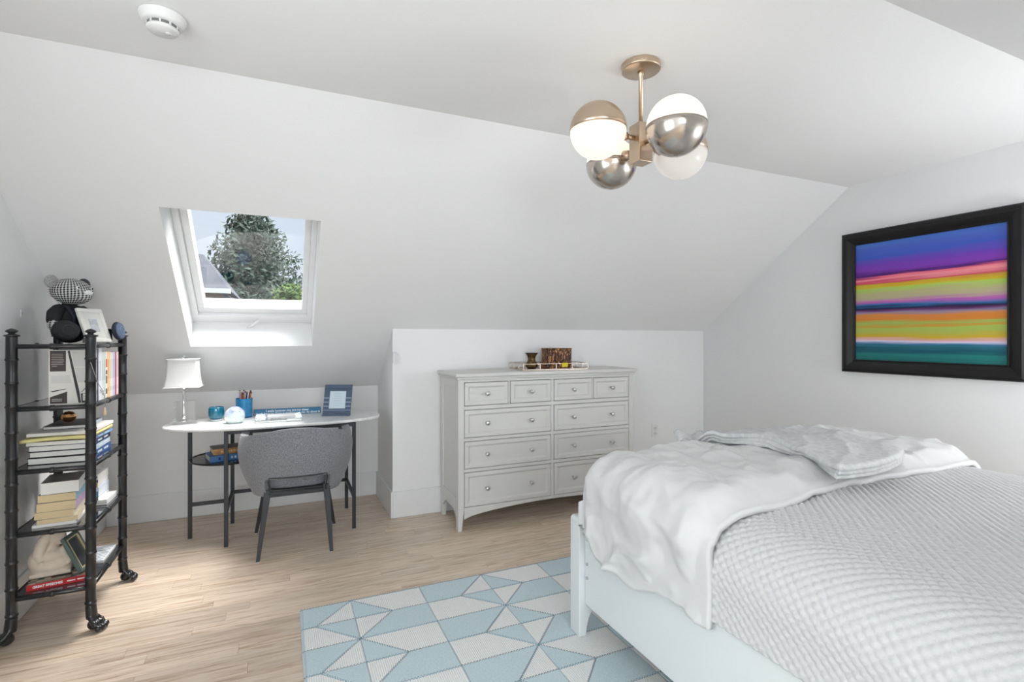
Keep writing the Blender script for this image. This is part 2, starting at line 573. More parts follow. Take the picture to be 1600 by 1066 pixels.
def tree(name, label, base, top, width, lm, seed, n, size, cone=True, group='trees beyond the skylight', zlow=None):
    rnd = random.Random(seed)
    t = thing(name, label, 'tree', base, group=group)
    H = top - base[2]
    tr = MB().cyl((0, 0, 0), (0, 0, H * 0.8), 0.16, 0.05, 10)
    tr.build('trunk', M_bark, t, smooth=True)
    z0 = (zlow - base[2]) if zlow is not None else H * 0.35
    cl_ = []
    br = MB()
    k = 0
    N = 46
    for i in range(N):
        f = (i + rnd.random() * 0.8) / N
        zz = z0 + (H - z0) * f
        if cone:
            R = width * 0.5 * (1 - f) ** 0.5 * rnd.uniform(0.62, 1.08) + 0.08
        else:
            R = width * 0.5 * sqrt(max(0.02, 1 - (2 * f - 0.8) ** 2 / 1.5)) * rnd.uniform(0.5, 1.0)
        an = i * 2.4 + rnd.random()
        p = (R * cos(an) * 0.82, R * sin(an) * 0.82, zz)
        br.cyl((0, 0, zz - R * 0.35), p, 0.03, 0.01, 5)
        cl_.append((p, max(0.2, width * 0.155 * (1.1 - 0.55 * f) * rnd.uniform(0.8, 1.15))))
        if R > 0.3:
            cl_.append(((p[0] * 0.5, p[1] * 0.5, zz + 0.05), width * 0.13 * (1.1 - 0.4 * f)))
    cl_.append(((0, 0, H - 0.12), 0.18))
    br.build('branches', M_bark, t)
    fo = MB()
    leaf_cloud(fo, cl_, n, size, rnd)
    o_ = fo.build('foliage', lm, t, fix=False)
    o_['kind'] = 'stuff'
    return t
struct(MB().box(-60, 60, 6.0, 90, -5.8, -5.6).build('ground', mat(srgb(96, 120, 70), 0.95, var=0.3, scale=0.8)))
tree('spruce_tree', 'tall dark grey-green tree filling the skylight view', (-0.95, 19.2, -5.6), 5.32, 5.6, M_leaf[0], 3, 22000, 0.10, zlow=-0.2)
tree('leafy_tree', 'pale green tree behind the slate roof outside the skylight', (-4.6, 28.0, -5.6), 6.1, 5.2, M_leaf[1], 7, 7000, 0.14, cone=False, zlow=-1.0)
tree('leafy_tree', 'lower green tree to the right of the tall dark tree outside', (2.6, 26.0, -5.6), 5.1, 5.4, M_leaf[1], 11, 10000, 0.14, cone=False, zlow=-1.0)
tree('garden_shrub', 'light green leafy shrub top at the foot of the tall tree outside', (0.15, 12.3, -5.6), 2.40, 1.1, M_leaf[2], 17, 5000, 0.06, cone=False, group='shrubs beyond the skylight', zlow=0.3)
tree('garden_shrub', 'bright green shrub top below the lower tree outside', (1.75, 12.9, -5.6), 2.42, 1.5, M_leaf[2], 23, 6000, 0.06, cone=False, group='shrubs beyond the skylight', zlow=0.3)
hs = thing('neighbour_house', 'brick house with slate hip roof seen through the skylight', 'house', (-3.0, 12.0, -5.6))
Mslate = mat(srgb(66, 70, 80), 0.85, var=0.18, scale=14, bump=0.2, stretch=(1, 1, 6))
Mbrick = mat(srgb(96, 76, 68), 0.9, var=0.2, scale=25)
hw = MB().box(-3, 2.05, -1.6, 2.0, 0, 7.7)
hw.build('wall', Mbrick, hs)
z_e, z_r = 7.72, 8.47
rf = MB()
E0 = [(-3.1, -1.8, z_e), (2.15, -1.8, z_e), (2.15, 2.2, z_e), (-3.1, 2.2, z_e), (-1.6, 0.2, z_r), (1.62, -0.75, z_r), (1.62, 0.9, z_r), (-1.6, 0.9, z_r)]
rf.add(E0, [(0, 1, 5, 4), (1, 2, 6, 5), (2, 3, 7, 6), (3, 0, 4, 7), (4, 5, 6, 7), (3, 2, 1, 0)])
roof = rf.build('roof', Mslate, hs)
MB().box(-3.15, 2.17, -1.90, -1.80, z_e - 0.06, z_e + 0.02).build('gutter', mat((0.75, 0.75, 0.75), 0.5), hs)
MB().prism([(2.05, 7.72), (2.46, 7.25), (2.05, 7.25)], -1.7, 1.6, 'y').build('lean_to_roof', Mslate, hs)

# ================================================================ rug
RX0, RX1, RY0, RY1 = 0.072, 2.92, 0.70, 2.628
M_rugw = None
def rug_mat(name, c0, c1, rib):
    m, nt, b = nmat(name)
    L = nt.links
    tc = nt.nodes.new('ShaderNodeTexCoord')
    nz = nt.nodes.new('ShaderNodeTexNoise'); nz.inputs['Scale'].default_value = 190; nz.inputs['Detail'].default_value = 3
    L.new(tc.outputs['Object'], nz.inputs['Vector'])
    src = nz.outputs['Fac']
    if rib:
        wv = nt.nodes.new('ShaderNodeTexWave'); wv.bands_direction = 'X'; wv.inputs['Scale'].default_value = 38; wv.inputs['Distortion'].default_value = 1.5; wv.inputs['Detail'].default_value = 2; wv.inputs['Detail Scale'].default_value = 4
        L.new(tc.outputs['Object'], wv.inputs['Vector'])
        mx = nt.nodes.new('ShaderNodeMath'); mx.operation = 'ADD'
        h = nt.nodes.new('ShaderNodeMath'); h.operation = 'MULTIPLY'; h.inputs[1].default_value = 0.45
        L.new(wv.outputs['Fac'], h.inputs[0]); L.new(h.outputs[0], mx.inputs[0])
        h2 = nt.nodes.new('ShaderNodeMath'); h2.operation = 'MULTIPLY'; h2.inputs[1].default_value = 0.6
        L.new(nz.outputs['Fac'], h2.inputs[0]); L.new(h2.outputs[0], mx.inputs[1])
        src = mx.outputs[0]
    rp = nt.nodes.new('ShaderNodeValToRGB')
    rp.color_ramp.elements[0].position = 0.3; rp.color_ramp.elements[0].color = (*c0, 1)
    rp.color_ramp.elements[1].position = 0.68; rp.color_ramp.elements[1].color = (*c1, 1)
    L.new(src, rp.inputs[0]); L.new(rp.outputs[0], b.inputs['Base Color'])
    bp = nt.nodes.new('ShaderNodeBump'); bp.inputs['Strength'].default_value = 0.5; bp.inputs['Distance'].default_value = 0.003
    L.new(src, bp.inputs['Height']); L.new(bp.outputs[0], b.inputs['Normal'])
    b.inputs['Roughness'].default_value = 0.95
    b.inputs['Specular IOR Level'].default_value = 0.1
    return m
M_rw = rug_mat('rug_cream', srgb(216, 217, 216), srgb(243, 243, 241), True)
M_rb = rug_mat('rug_blue', srgb(186, 206, 212), srgb(208, 222, 226), False)
M_seam = mat(srgb(196, 208, 213), 0.95, bump=0.3, scale=300)
rug = thing('patchwork_rug', 'pale blue and cream patchwork star rug under the bed', 'rug', (0, 0, 0))
MB().box(RX0, RX1, RY0, RY1, 0.0005, 0.0062).build('rug_backing', M_seam, rug, bevel=0.003)
BW = 0.3385    # half block width
RH = 0.1735
X_S = 0.303    # a star column
pieces = []
seams = []
ytop = RY1 - 0.012
def clip(poly, axis, lim, keep_less):
    out = []
    n = len(poly)
    for i in range(n):
        a, b = poly[i], poly[(i + 1) % n]
        ia = (a[axis] <= lim) if keep_less else (a[axis] >= lim)
        ib = (b[axis] <= lim) if keep_less else (b[axis] >= lim)
        if ia: out.append(a)
        if ia != ib:
            t = (lim - a[axis]) / (b[axis] - a[axis])
            out.append((a[0] + (b[0] - a[0]) * t, a[1] + (b[1] - a[1]) * t))
    return out
nr = 0
yt = ytop
while yt - RY0 > 0.05:
    yb = yt - RH
    for j in range(-1, 10):
        xa = X_S + (j - 0) * BW
        xb = xa + BW
        # star column is the left edge when j even, right edge when j odd
        right_side = (j % 2 == 0)
        if nr % 2 == 0:      # star centre at the top of this row
            if right_side:
                tri = [(xa, yt), (xa, yb), (xa + BW / 2, yb)]; trap = [(xa, yt), (xa + BW / 2, yb), (xb, yb), (xb, yt)]
            else:
                tri = [(xb, yt), (xb, yb), (xb - BW / 2, yb)]; trap = [(xb, yt), (xb - BW / 2, yb), (xa, yb), (xa, yt)]
            tri_white = not right_side
        else:                # star centre at the bottom of this row
            if right_side:
                tri = [(xa, yb), (xa, yt), (xa + BW / 2, yt)]; trap = [(xa, yb), (xa + BW / 2, yt), (xb, yt), (xb, yb)]
            else:
                tri = [(xb, yb), (xb, yt), (xb - BW / 2, yt)]; trap = [(xb, yb), (xb - BW / 2, yt), (xa, yt), (xa, yb)]
            tri_white = right_side
        for poly, white in ((tri, tri_white), (trap, not tri_white)):
            q = poly
            q = clip(q, 0, RX0 + 0.010, False) if q else q
            q = clip(q, 0, RX1 - 0.010, True) if q else q
            q = clip(q, 1, RY0 + 0.010, False) if q else q
            if len(q) < 3:
                continue
            ar = abs(sum(q[i][0] * q[(i + 1) % len(q)][1] - q[(i + 1) % len(q)][0] * q[i][1] for i in range(len(q)))) / 2
            if ar < 3e-4:
                continue
            cx_ = sum(p[0] for p in q) / len(q); cy_ = sum(p[1] for p in q) / len(q)
            # inset
            ins = []
            for p in q:
                d = sqrt((p[0] - cx_) ** 2 + (p[1] - cy_) ** 2)
                s = max(0.5, (d - 0.0024) / d)
                ins.append((cx_ + (p[0] - cx_) * s, cy_ + (p[1] - cy_) * s))
            MB().prism(ins, 0.006, 0.0105 if white else 0.0115).build('rug_patch', M_rw if white else M_rb, rug, bevel=0.0015, seg=1)
        seams.append((trap[0], trap[1]))
    seams.append(((RX0, yt), (RX1, yt)))
    nr += 1
    yt = yb
st = MB()
rs = random.Random(2)
for a, b in seams:
    a = Vector((*a, 0)); b = Vector((*b, 0))
    L_ = (b - a).length
    d = (b - a).normalized()
    nn = Vector((-d.y, d.x, 0))
    k = int(L_ / 0.0125)
    for i in range(k):
        for side in (-1, 1):
            p = a + d * (i + 0.5 + 0.25 * side) * 0.0125 + nn * 0.0030 * side
            if not (RX0 < p.x < RX1 and RY0 < p.y < RY1):
                continue
            M_ = Matrix.Translation((p.x, p.y, 0)) @ Matrix(((d.x, nn.x, 0, 0), (d.y, nn.y, 0, 0), (0, 0, 1, 0), (0, 0, 0, 1)))
            st.box(-0.0032, 0.0032, -0.0010, 0.0010, 0.010, 0.0122, M_)
so = st.build('stitching', mat(srgb(138, 156, 168), 0.95), rug, fix=False)
so['kind'] = 'stuff'

# ================================================================ bed
M_bed = mat(srgb(224, 228, 229), 0.4, spec=0.5)
bed = thing('bed_frame', 'pale grey painted wooden bed frame standing on the rug', 'bed', (0, 0, 0))
BX0, BX1, BYF = 1.16, 2.83, 1.969
ZR = 0.0118  # top of rug
def bed_post(x0, x1, inner):
    mb = MB()
    y0, y1 = BYF - 0.075, BYF
    # profile in XZ: straight post, inner face curves away at the foot
    s = 1 if inner > 0 else -1
    xo = x0 if s > 0 else x1
    prof = [(0, ZR), (0.036, ZR), (0.040, 0.05), (0.050, 0.085), (0.067, 0.115), (0.070, 0.125), (0.070, 0.145), (0.060, 0.17), (0.060, 0.505), (0.052, 0.518), (0.010, 0.518), (0, 0.508)]
    mb.prism([(xo + s * a, z) for a, z in prof], y0, y1, 'y')
    return mb.build('foot_post', M_bed, bed, bevel=0.004)
bed_post(BX0, BX0 + 0.07, 1)
bed_post(BX1 - 0.07, BX1, -1)
for x0 in (BX0 + 0.027, BX1 - 0.055):
    r_ = MB().box(x0, x0 + 0.028, -0.26, BYF - 0.077, 0.152, 0.445).build('side_rail', M_bed, bed, bevel=0.003)
    for zz in (0.27, 0.33):
        xs = x0 if x0 < 2 else x0 + 0.028
        sg = -1 if x0 < 2 else 1
        MB().cyl((xs, BYF - 0.095, zz), (xs + sg * 0.004, BYF - 0.095, zz), 0.007, 0.006, 12).build('bolt', mat((0.6, 0.6, 0.6), 0.3, 1.0), r_, smooth=True)
MB().box(BX0 + 0.062, BX1 - 0.062, BYF - 0.055, BYF - 0.02, 0.20, 0.49).build('footboard', M_bed, bed, bevel=0.004)
hbm = MB().box(BX0 + 0.06, BX1 - 0.06, -0.315, -0.28, 0.2, 1.15)
hbm.build('headboard', M_bed, bed, bevel=0.004)
for x0 in (BX0, BX1 - 0.06):
    MB().box(x0, x0 + 0.06, -0.335, -0.265, 0.0, 1.2).build('head_post', M_bed, bed, bevel=0.004)
for i in range(9):
    yy = -0.15 + i * 0.23
    MB().box(BX0 + 0.056, BX1 - 0.056, yy, yy + 0.08, 0.20, 0.22).build('slat', mat(srgb(190, 160, 120), 0.7), bed)
mt_ = MB().box(1.235, 2.75, -0.255, 1.895, 0.222, 0.70).build('mattress', mat((0.75, 0.74, 0.72), 0.9), None, bevel=0.05, seg=4)
tag(mt_, 'thick white mattress under the quilted coverlet', 'mattress')

# ---- bed textiles
def side_profile(xl, xr, zh, zt, R, crown):
    """cross-section polyline over the bed, as (x,z) list with arc length"""
    pts = []
    for i in range(12):
        pts.append((xl + 0.004 * sin(i / 11 * PI), zh + (zt - R - zh) * i / 11))
    for i in range(1, 17):
        a = PI * 0.5 * i / 16
        pts.append((xl + R * (1 - cos(a)), zt - R + R * sin(a)))
    x0, x1 = xl + R, xr - R
    for i in range(1, 50):
        f = i / 50
        pts.append((x0 + (x1 - x0) * f, zt + crown * sin(PI * f)))
    for i in range(0, 17):
        a = PI * 0.5 * i / 16
        pts.append((x1 + R * sin(a), zt - R + R * cos(a)))
    for i in range(1, 12):
        pts.append((xr, zt - R + (zh - zt + R) * i / 11))
    acc = [0.0]
    for i in range(1, len(pts)):
        acc.append(acc[-1] + math.hypot(pts[i][0] - pts[i - 1][0], pts[i][1] - pts[i - 1][1]))
    return pts, acc
def prof_at(pts, acc, s):
    lo, hi = 0, len(acc) - 1
    s = min(max(s, 0), acc[-1] - 1e-9)
    while hi - lo > 1:
        m = (lo + hi) // 2
        if acc[m] <= s: lo = m
        else: hi = m
    t = (s - acc[lo]) / (acc[hi] - acc[lo])
    x = pts[lo][0] + (pts[hi][0] - pts[lo][0]) * t
    z = pts[lo][1] + (pts[hi][1] - pts[lo][1]) * t
    dx, dz = pts[hi][0] - pts[lo][0], pts[hi][1] - pts[lo][1]
    l = math.hypot(dx, dz)
    return x, z, -dz / l, dx / l
qp, qa = side_profile(1.172, 2.815, 0.452, 0.745, 0.17, 0.012)
QL = qa[-1]
def quilt_fn(u, v):
    s = u * QL
    yy = -0.2 + v * 1.50
    x, z, nx, nz = prof_at(qp, qa, s)
    p = 0.030
    a = PI * (s + yy) / p
    b = PI * (s - yy) / p
    h = 0.0050 * (abs(sin(a)) * abs(sin(b))) ** 0.55
    # smooth margin near the duvet where the coverlet is pressed flat
    big = 0.010 * fbm(x * 2.2, yy * 2.2, 3.1, 2) * (1 if z > 0.6 else 0.5)
    h = h + big
    return (x + nx * h, yy, z + nz * h)
M_quilt = mat((0.61, 0.61, 0.615), 0.9, bump=0.25, scale=240, spec=0.15, sheen=0.1)
ql = MB().grid(quilt_fn, 520, 340).build('quilted_coverlet', M_quilt, None, smooth=True, fix=False, solid=0.012)
tag(ql, 'white quilted coverlet with small raised diamonds spread over the mattress', 'coverlet')

M_duvet = mat((0.66, 0.66, 0.66), 0.85, bump=0.06, scale=120, spec=0.15, sheen=0.15)
dp, da = side_profile(1.138, 2.85, 0.44, 0.80, 0.16, 0.010)
DL = da[-1]
DY0, DY1 = 1.15, 1.775
DR = 0.105
arcL = DR * PI / 2
hangL = 0.16
DT = (DY1 - DY0) + arcL + hangL
def duvet_fn(u, v):
    s = u * DL
    t = v * DT
    x, z, nx, nz = prof_at(dp, da, s)
    top = sstep(0.60, 0.78, z)
    if t < DY1 - DY0:
        yy = DY0 + t; g = 1.0; ay = 0.0
    elif t < DY1 - DY0 + arcL:
        ay = (t - (DY1 - DY0)) / DR
        yy = DY1 + DR * sin(ay)
        g = 1.0
    else:
        ay = PI / 2
        yy = DY1 + DR
        g = 1.0
    drop = DR * (1 - cos(ay)) + max(0, t - (DY1 - DY0) - arcL)
    zh = 0.44
    # height falls over the foot end
    z2 = zh + 0.02 + (z - zh - 0.02) * max(0.12, 1 - drop / 0.33)
    # round the plan corner
    inset = 0.040 * sin(ay) ** 2
    xc = 1.99
    x2 = x + (inset if x < xc else -inset) * (1 if abs(x - xc) > 0.5 else 0)
    # hem: wavy, deeper in the middle of the side
    side = 1 - sstep(0.46, 0.70, z)
    left = x < xc
    hemw = 0.0
    if z < 0.64:
        f = (0.64 - z) / 0.20
        hemw = f * (0.028 * sin((yy - 1.1) * 9.0 + 0.4) - 0.012 + 0.015 * fbm(yy * 9, 1.7, 0, 3))
        if left:
            hemw += f * 0.016 * sstep(1.32, 1.14, yy) * -1
    z2 += hemw
    # puff + wrinkles
    wr = 0.028 * fbm(s * 2.6, yy * 2.6, 0.3, 3)
    wr += 0.015 * fbm(s * 6 + yy * 4, yy * 5 - s * 4, 5.5, 3)
    wr += 0.012 * (1 - abs(fbm(s * 5 - yy * 3, yy * 3.2 + s * 1.5, 2.5, 2))) ** 3 - 0.006
    # ridged diagonal folds on the hanging side
    q = (yy * 0.75 + z * 1.05) * 11 + 3.4 * fbm(yy * 3, z * 3, 9.0, 2)
    msk = sstep(-0.25, 0.55, fbm(yy * 4.2 + 7, z * 3.1, 1.3, 2) + 0.15)
    wr += side * (0.034 * msk * (1 - abs(sin(q))) ** 2.2 - 0.004 + 0.010 * sin(yy * 7 + 1.0) + 0.014 * fbm(yy * 5, s * 5, 2.2, 3))
    q2 = (x * 0.6 + yy * 1.1) * 9 + 2.2 * fbm(x * 2, yy * 2, 4.0, 2)
    wr += top * 0.016 * sstep(-0.2, 0.5, fbm(x * 2.5, yy * 3, 7.7, 2)) * (1 - abs(sin(q2))) ** 2.4
    # thicker body, thin front edge
    edge = sstep(0.0, 0.10, t)
    puff = -0.030 * (1 - edge)
    puff += 0.030 * edge * (sin(PI * min(1, t / 0.78)) ** 0.5 if t < 0.78 else 0) * (0.45 + 0.55 * top) * (0.75 + 0.45 * sstep(2.2, 2.7, x))
    h = wr * (0.35 + 0.65 * edge) + puff
    yj = yy + (0.012 * sin(x * 7 + 1) + 0.02 * fbm(x * 3, 0.4, 0, 2)) * (1 - sstep(0, 0.12, t)) + 0.055 * (x - 1.2) / 1.5 * (1 - v)
    yj += sin(ay) * wr * 0.35
    yj = min(yj, 1.886)
    nxx, nzz = nx, nz * cos(ay)
    hx = max(h, -0.012) if left and z < 0.7 else h
    xo_ = x2 + nxx * hx
    if left and yj > 1.80:          # stay inside the foot post
        xo_ = max(xo_, 1.138 + 0.034 * sstep(1.80, 1.88, yj))
    return (xo_, yj, z2 + nzz * h)
dv = MB().grid(duvet_fn, 260, 130).build('duvet', M_duvet, None, smooth=True, fix=False, solid=0.022)
tag(dv, 'crumpled white duvet folded across the foot of the bed', 'duvet')

# ---- grey throw on the duvet
def throw_mat():
    m, nt, b = nmat('throw_grey')
    L = nt.links
    tc = nt.nodes.new('ShaderNodeTexCoord')
    vo = nt.nodes.new('ShaderNodeTexVoronoi'); vo.inputs['Scale'].default_value = 26; vo.feature = 'DISTANCE_TO_EDGE'
    L.new(tc.outputs['Object'], vo.inputs['Vector'])
    nz = nt.nodes.new('ShaderNodeTexNoise'); nz.inputs['Scale'].default_value = 240
    L.new(tc.outputs['Object'], nz.inputs['Vector'])
    ad = nt.nodes.new('ShaderNodeMath'); ad.operation = 'MULTIPLY_ADD'; ad.inputs[1].default_value = 0.5
    L.new(nz.outputs['Fac'], ad.inputs[0]); L.new(vo.outputs['Distance'], ad.inputs[2])
    rp = nt.nodes.new('ShaderNodeValToRGB')
    rp.color_ramp.elements[0].position = 0.15; rp.color_ramp.elements[0].color = (*srgb(214, 215, 216), 1)
    rp.color_ramp.elements[1].position = 0.5; rp.color_ramp.elements[1].color = (*srgb(198, 199, 200), 1)
    L.new(ad.outputs[0], rp.inputs[0]); L.new(rp.outputs[0], b.inputs['Base Color'])
    bp = nt.nodes.new('ShaderNodeBump'); bp.inputs['Strength'].default_value = 0.4; bp.inputs['Distance'].default_value = 0.003
    L.new(ad.outputs[0], bp.inputs['Height']); L.new(bp.outputs[0], b.inputs['Normal'])
    b.inputs['Roughness'].default_value = 0.95; b.inputs['Specular IOR Level'].default_value = 0.1
    return m
M_throw = throw_mat()
thr = thing('throw_blanket', 'light grey woven throw blanket folded on top of the duvet', 'blanket', (0, 0, 0))
def throw_layer(k, zoff, inset):
    fl, fr = Vector((1.71, 1.145)), Vector((2.235, 1.215))
    bl, br = Vector((1.74, 1.86)), Vector((2.24, 1.87))
    def fn(u, v):
        # u across (left to right), v from front fold to foot end
        a = fl.lerp(fr, u); b = bl.lerp(br, u)
        p = a.lerp(b, v)
        bow = 0.13 * sin(PI * v) * (1 - u)
        p.x += bow + 0.06 * sin(PI * v) * u
        p.x += 0.015 * sin(v * 9 + k) * (1 - u)
        cx = p.x + (0.5 - u) * inset * 2
        cy = p.y + (inset * 0.7 if v < 0.5 else -inset * 0.5) * (abs(v - 0.5) * 2)
        # front corner curve
        cy += -0.045 * sin(PI * u)
        # side edges roll down
        e = min(u, 1 - u) * 0.52
        ev = min(v * 0.72, (1 - v) * 0.72)
        rnd_ = sqrt(max(0.0, 1 - (1 - min(1, e / 0.018)) ** 2))
        rv = sqrt(max(0.0, 1 - (1 - min(1, ev / 0.018)) ** 2))
        base = 0.822 + 0.012 * sin(PI * v)
        w = 0.018 * fbm(cx * 4.5, cy * 3.2, 2.0, 3) + 0.012 * (1 - abs(sin(cx * 9 - cy * 14 + 2 * fbm(cx * 3, cy * 3, 1, 2)))) ** 2
        z = base + zoff + w * (0.4 + 0.6 * v) - 0.017 * (1 - min(rnd_, rv))
        # droop over the foot end
        z -= 0.06 * sstep(0.90, 1.0, v)
        return (cx, cy, z)
    return MB().grid(fn, 70, 80).build('folded_layer', M_throw, thr, smooth=True, fix=False, solid=0.010)
for k, (zo, ins) in enumerate(((0.012, 0.006), (0.026, 0.002), (0.040, 0.0))):
    throw_layer(k, zo, ins)
cr = MB().grid(lambda u, v: (1.62 + 0.20 * u + 0.05 * v, 1.80 + 0.09 * v + 0.03 * u, 0.832 + 0.022 * v * (1 - u) * 1.2 + 0.012 * sin(u * 8)), 14, 10)
cr.build('loose_corner', M_throw, thr, smooth=True, solid=0.006)

# ================================================================ dresser
M_dr = mat(srgb(212, 211, 208), 0.42, spec=0.45)
dx0, dx1, dy0, dy1 = 1.067, 2.494, 3.272, 3.690
dr = thing('dresser', 'pale grey ten-drawer dresser against the boxed-out wall', 'dresser', (0, 0, 0))
tp = MB().box(dx0 - 0.024, dx1 + 0.024, dy0 - 0.024, dy1 + 0.008, 1.032, 1.056)
tp.build('top', M_dr, dr, bevel=0.006, seg=3)
MB().box(dx0 - 0.010, dx1 + 0.010, dy0 - 0.010, dy1, 1.014, 1.032).build('top_moulding', M_dr, dr, bevel=0.006, seg=3)
sw = 0.042
# corner legs with a tapering foot
for (x0, x1, sx) in ((dx0, dx0 + sw, 1), (dx1 - sw, dx1, -1)):
    for (y0, y1, sy) in ((dy0, dy0 + 0.05, 1), (dy1 - 0.05, dy1, -1)):
        mb = MB()
        mb.box(x0, x1, y0, y1, 0.15, 1.014)
        xo = x0 if sx > 0 else x1
        q = [(xo, 0.0), (xo + sx * 0.026, 0.0), (xo + sx * sw, 0.15), (xo, 0.15)]
        mb.prism(q, y0, y1, 'y')
        mb.build('leg', M_dr, dr, bevel=0.002, seg=1)
# sides: frame-and-panel with an arched bottom
for x in (dx0, dx1):
    s = 1 if x == dx0 else -1
    a = x + s * 0.010
    MB().box(min(a, a + s * 0.012), max(a, a + s * 0.012), dy0 + 0.05, dy1 - 0.05, 0.12, 1.014).build('side_panel', M_dr, dr)
    n_ = 14
    ya, yb_ = dy0 + 0.05, dy1 - 0.05
    arch = [(ya, 0.215), (yb_, 0.215)] + [(yb_ - (yb_ - ya) * i / n_, 0.075 + 0.075 * sin(PI * i / n_) ** 0.8) for i in range(n_ + 1)]
    MB().prism(arch, min(x, x + s * 0.018), max(x, x + s * 0.018), 'x').build('side_apron', M_dr, dr, bevel=0.002, seg=1)
    MB().box(min(x, x + s * 0.018), max(x, x + s * 0.018), ya, yb_, 0.955, 1.014).build('side_top_rail', M_dr, dr, bevel=0.002, seg=1)
MB().box(dx0 + 0.02, dx1 - 0.02, dy1 - 0.012, dy1 - 0.002, 0.15, 1.014).build('back_panel', M_dr, dr)
MB().box(dx0 + 0.024, dx1 - 0.024, dy0 + 0.022, dy1 - 0.02, 0.165, 0.18).build('bottom_panel', M_dr, dr)
MB().box(dx0 + 0.024, dx1 - 0.024, dy0 + 0.026, dy0 + 0.036, 0.15, 1.014).build('gap_shade_panel', mat(srgb(60, 62, 65), 0.9), dr)  # dark panel, puts the shade of the drawer gaps into colour
xa, xb, xm = dx0 + sw, dx1 - sw, (dx0 + dx1) / 2
rows = [(0.836, 0.996), (0.621, 0.810), (0.412, 0.598), (0.155, 0.390)]
for z0, z1 in ((0.996, 1.014), (0.810, 0.836), (0.598, 0.621), (0.390, 0.412)):
    MB().box(xa, xb, dy0 + 0.003, dy0 + 0.028, z0, z1).build('front_rail', M_dr, dr, bevel=0.0015, seg=1)
n_ = 24
arch = [(xb, 0.155), (xa, 0.155)] + [(xa + (xb - xa) * i / n_, 0.075 + 0.058 * sin(PI * i / n_) ** 0.55) for i in range(n_ + 1)]
MB().prism(arch, dy0 + 0.002, dy0 + 0.024, 'y').build('front_apron', M_dr, dr, bevel=0.002, seg=1)
MB().box(xm - 0.011, xm + 0.011, dy0 + 0.0045, dy0 + 0.025, 0.155, 0.996).build('centre_stile', M_dr, dr, bevel=0.0015, seg=1)
M_knob = mat((0.62, 0.62, 0.61), 0.28, 1.0)
def knob(par, x, z):
    k = MB().lathe([(0.0065, 0), (0.0055, 0.008), (0.006, 0.012), (0.0135, 0.017), (0.0155, 0.022), (0.014, 0.027), (0.008, 0.030), (0.0, 0.0305)], 18)
    k.v = [(x + p[0], dy0 + 0.0015 - p[2], z + p[1]) for p in k.v]
    k.build('knob', M_knob, par, smooth=True)
def drawer(x0, x1, z0, z1, knobs):
    g = 0.0035
    x0 += g; x1 -= g; z0 += g; z1 -= g
    y = dy0 + 0.001
    fr = 0.028
    mb = MB()
    mb.box(x0, x1, y, y + 0.02, z1 - fr, z1)
    mb.box(x0, x1, y, y + 0.02, z0, z0 + fr)
    mb.box(x0, x0 + fr, y, y + 0.02, z0 + fr, z1 - fr)
    mb.box(x1 - fr, x1, y, y + 0.02, z0 + fr, z1 - fr)
    d = mb.build('drawer', M_dr, dr, bevel=0.002, seg=1)
    # sloping moulding + recessed panel
    a = MB()
    i0, i1, j0, j1 = x0 + fr, x1 - fr, z0 + fr, z1 - fr
    w = 0.009
    o4 = [(i0, y + 0.002, j0), (i1, y + 0.002, j0), (i1, y + 0.002, j1), (i0, y + 0.002, j1)]
    n4 = [(i0 + w, y + 0.0095, j0 + w), (i1 - w, y + 0.0095, j0 + w), (i1 - w, y + 0.0095, j1 - w), (i0 + w, y + 0.0095, j1 - w)]
    a.add(o4 + n4, [(i, (i + 1) % 4, 4 + (i + 1) % 4, 4 + i) for i in range(4)])
    a.build('panel_moulding', M_dr, d)
    MB().box(i0, i1, y + 0.0095, y + 0.016, j0, j1).build('drawer_panel', M_dr, d)
    for fx in knobs:
        kk = MB()
        knob(d, x0 + (x1 - x0) * fx, (z0 + z1) / 2)
        # knob foot reaches the recessed panel
        MB().cyl((x0 + (x1 - x0) * fx, y + 0.010, (z0 + z1) / 2), (x0 + (x1 - x0) * fx, y - 0.002, (z0 + z1) / 2), 0.006, n=12).build('knob_stem', M_knob, d, smooth=True)
for (c0, c1) in ((xa, xm - 0.011), (xm + 0.011, xb)):
    cm = (c0 + c1) / 2
    drawer(c0, cm - 0.006, *rows[0], (0.5,))
    drawer(cm + 0.006, c1, *rows[0], (0.5,))
    MB().box(cm - 0.006, cm + 0.006, dy0 + 0.0045, dy0 + 0.028, rows[0][0], rows[0][1]).build('drawer_divider', M_dr, dr, bevel=0.0015, seg=1)
    for r_ in rows[1:]:
        drawer(c0, c1, *r_, (0.243, 0.757))

# tray with vase and box
M_chr = mat((0.46, 0.39, 0.33), 0.42, 1.0)
tr = thing('mirror_tray', 'mirrored metal gallery tray on top of the dresser', 'tray', (1.86, 3.49, 1.056), (0, 0, radians(-4)))
tw, td = 0.265, 0.15
MB().box(-tw, tw, -td, td, 0.0, 0.005).build('mirror_base', mat((0.72, 0.64, 0.58), 0.08, 1.0), tr)
rl = MB()
for z in (0.006, 0.046):
    rl.box(-tw, tw, -td, -td + 0.007, z, z + 0.0045); rl.box(-tw, tw, td - 0.007, td, z, z + 0.0045)
    rl.box(-tw, -tw + 0.007, -td + 0.007, td - 0.007, z, z + 0.0045); rl.box(tw - 0.007, tw, -td + 0.007, td - 0.007, z, z + 0.0045)
rl.build('gallery_rail', M_chr, tr)
for i in range(5):
    x = -tw + 0.0035 + (2 * tw - 0.007) * i / 4
    for yy in (-td + 0.0035, td - 0.0035):
        MB().box(x - 0.004, x + 0.004, yy - 0.003, yy + 0.003, 0.012, 0.046).build('gallery_post', M_chr, tr)
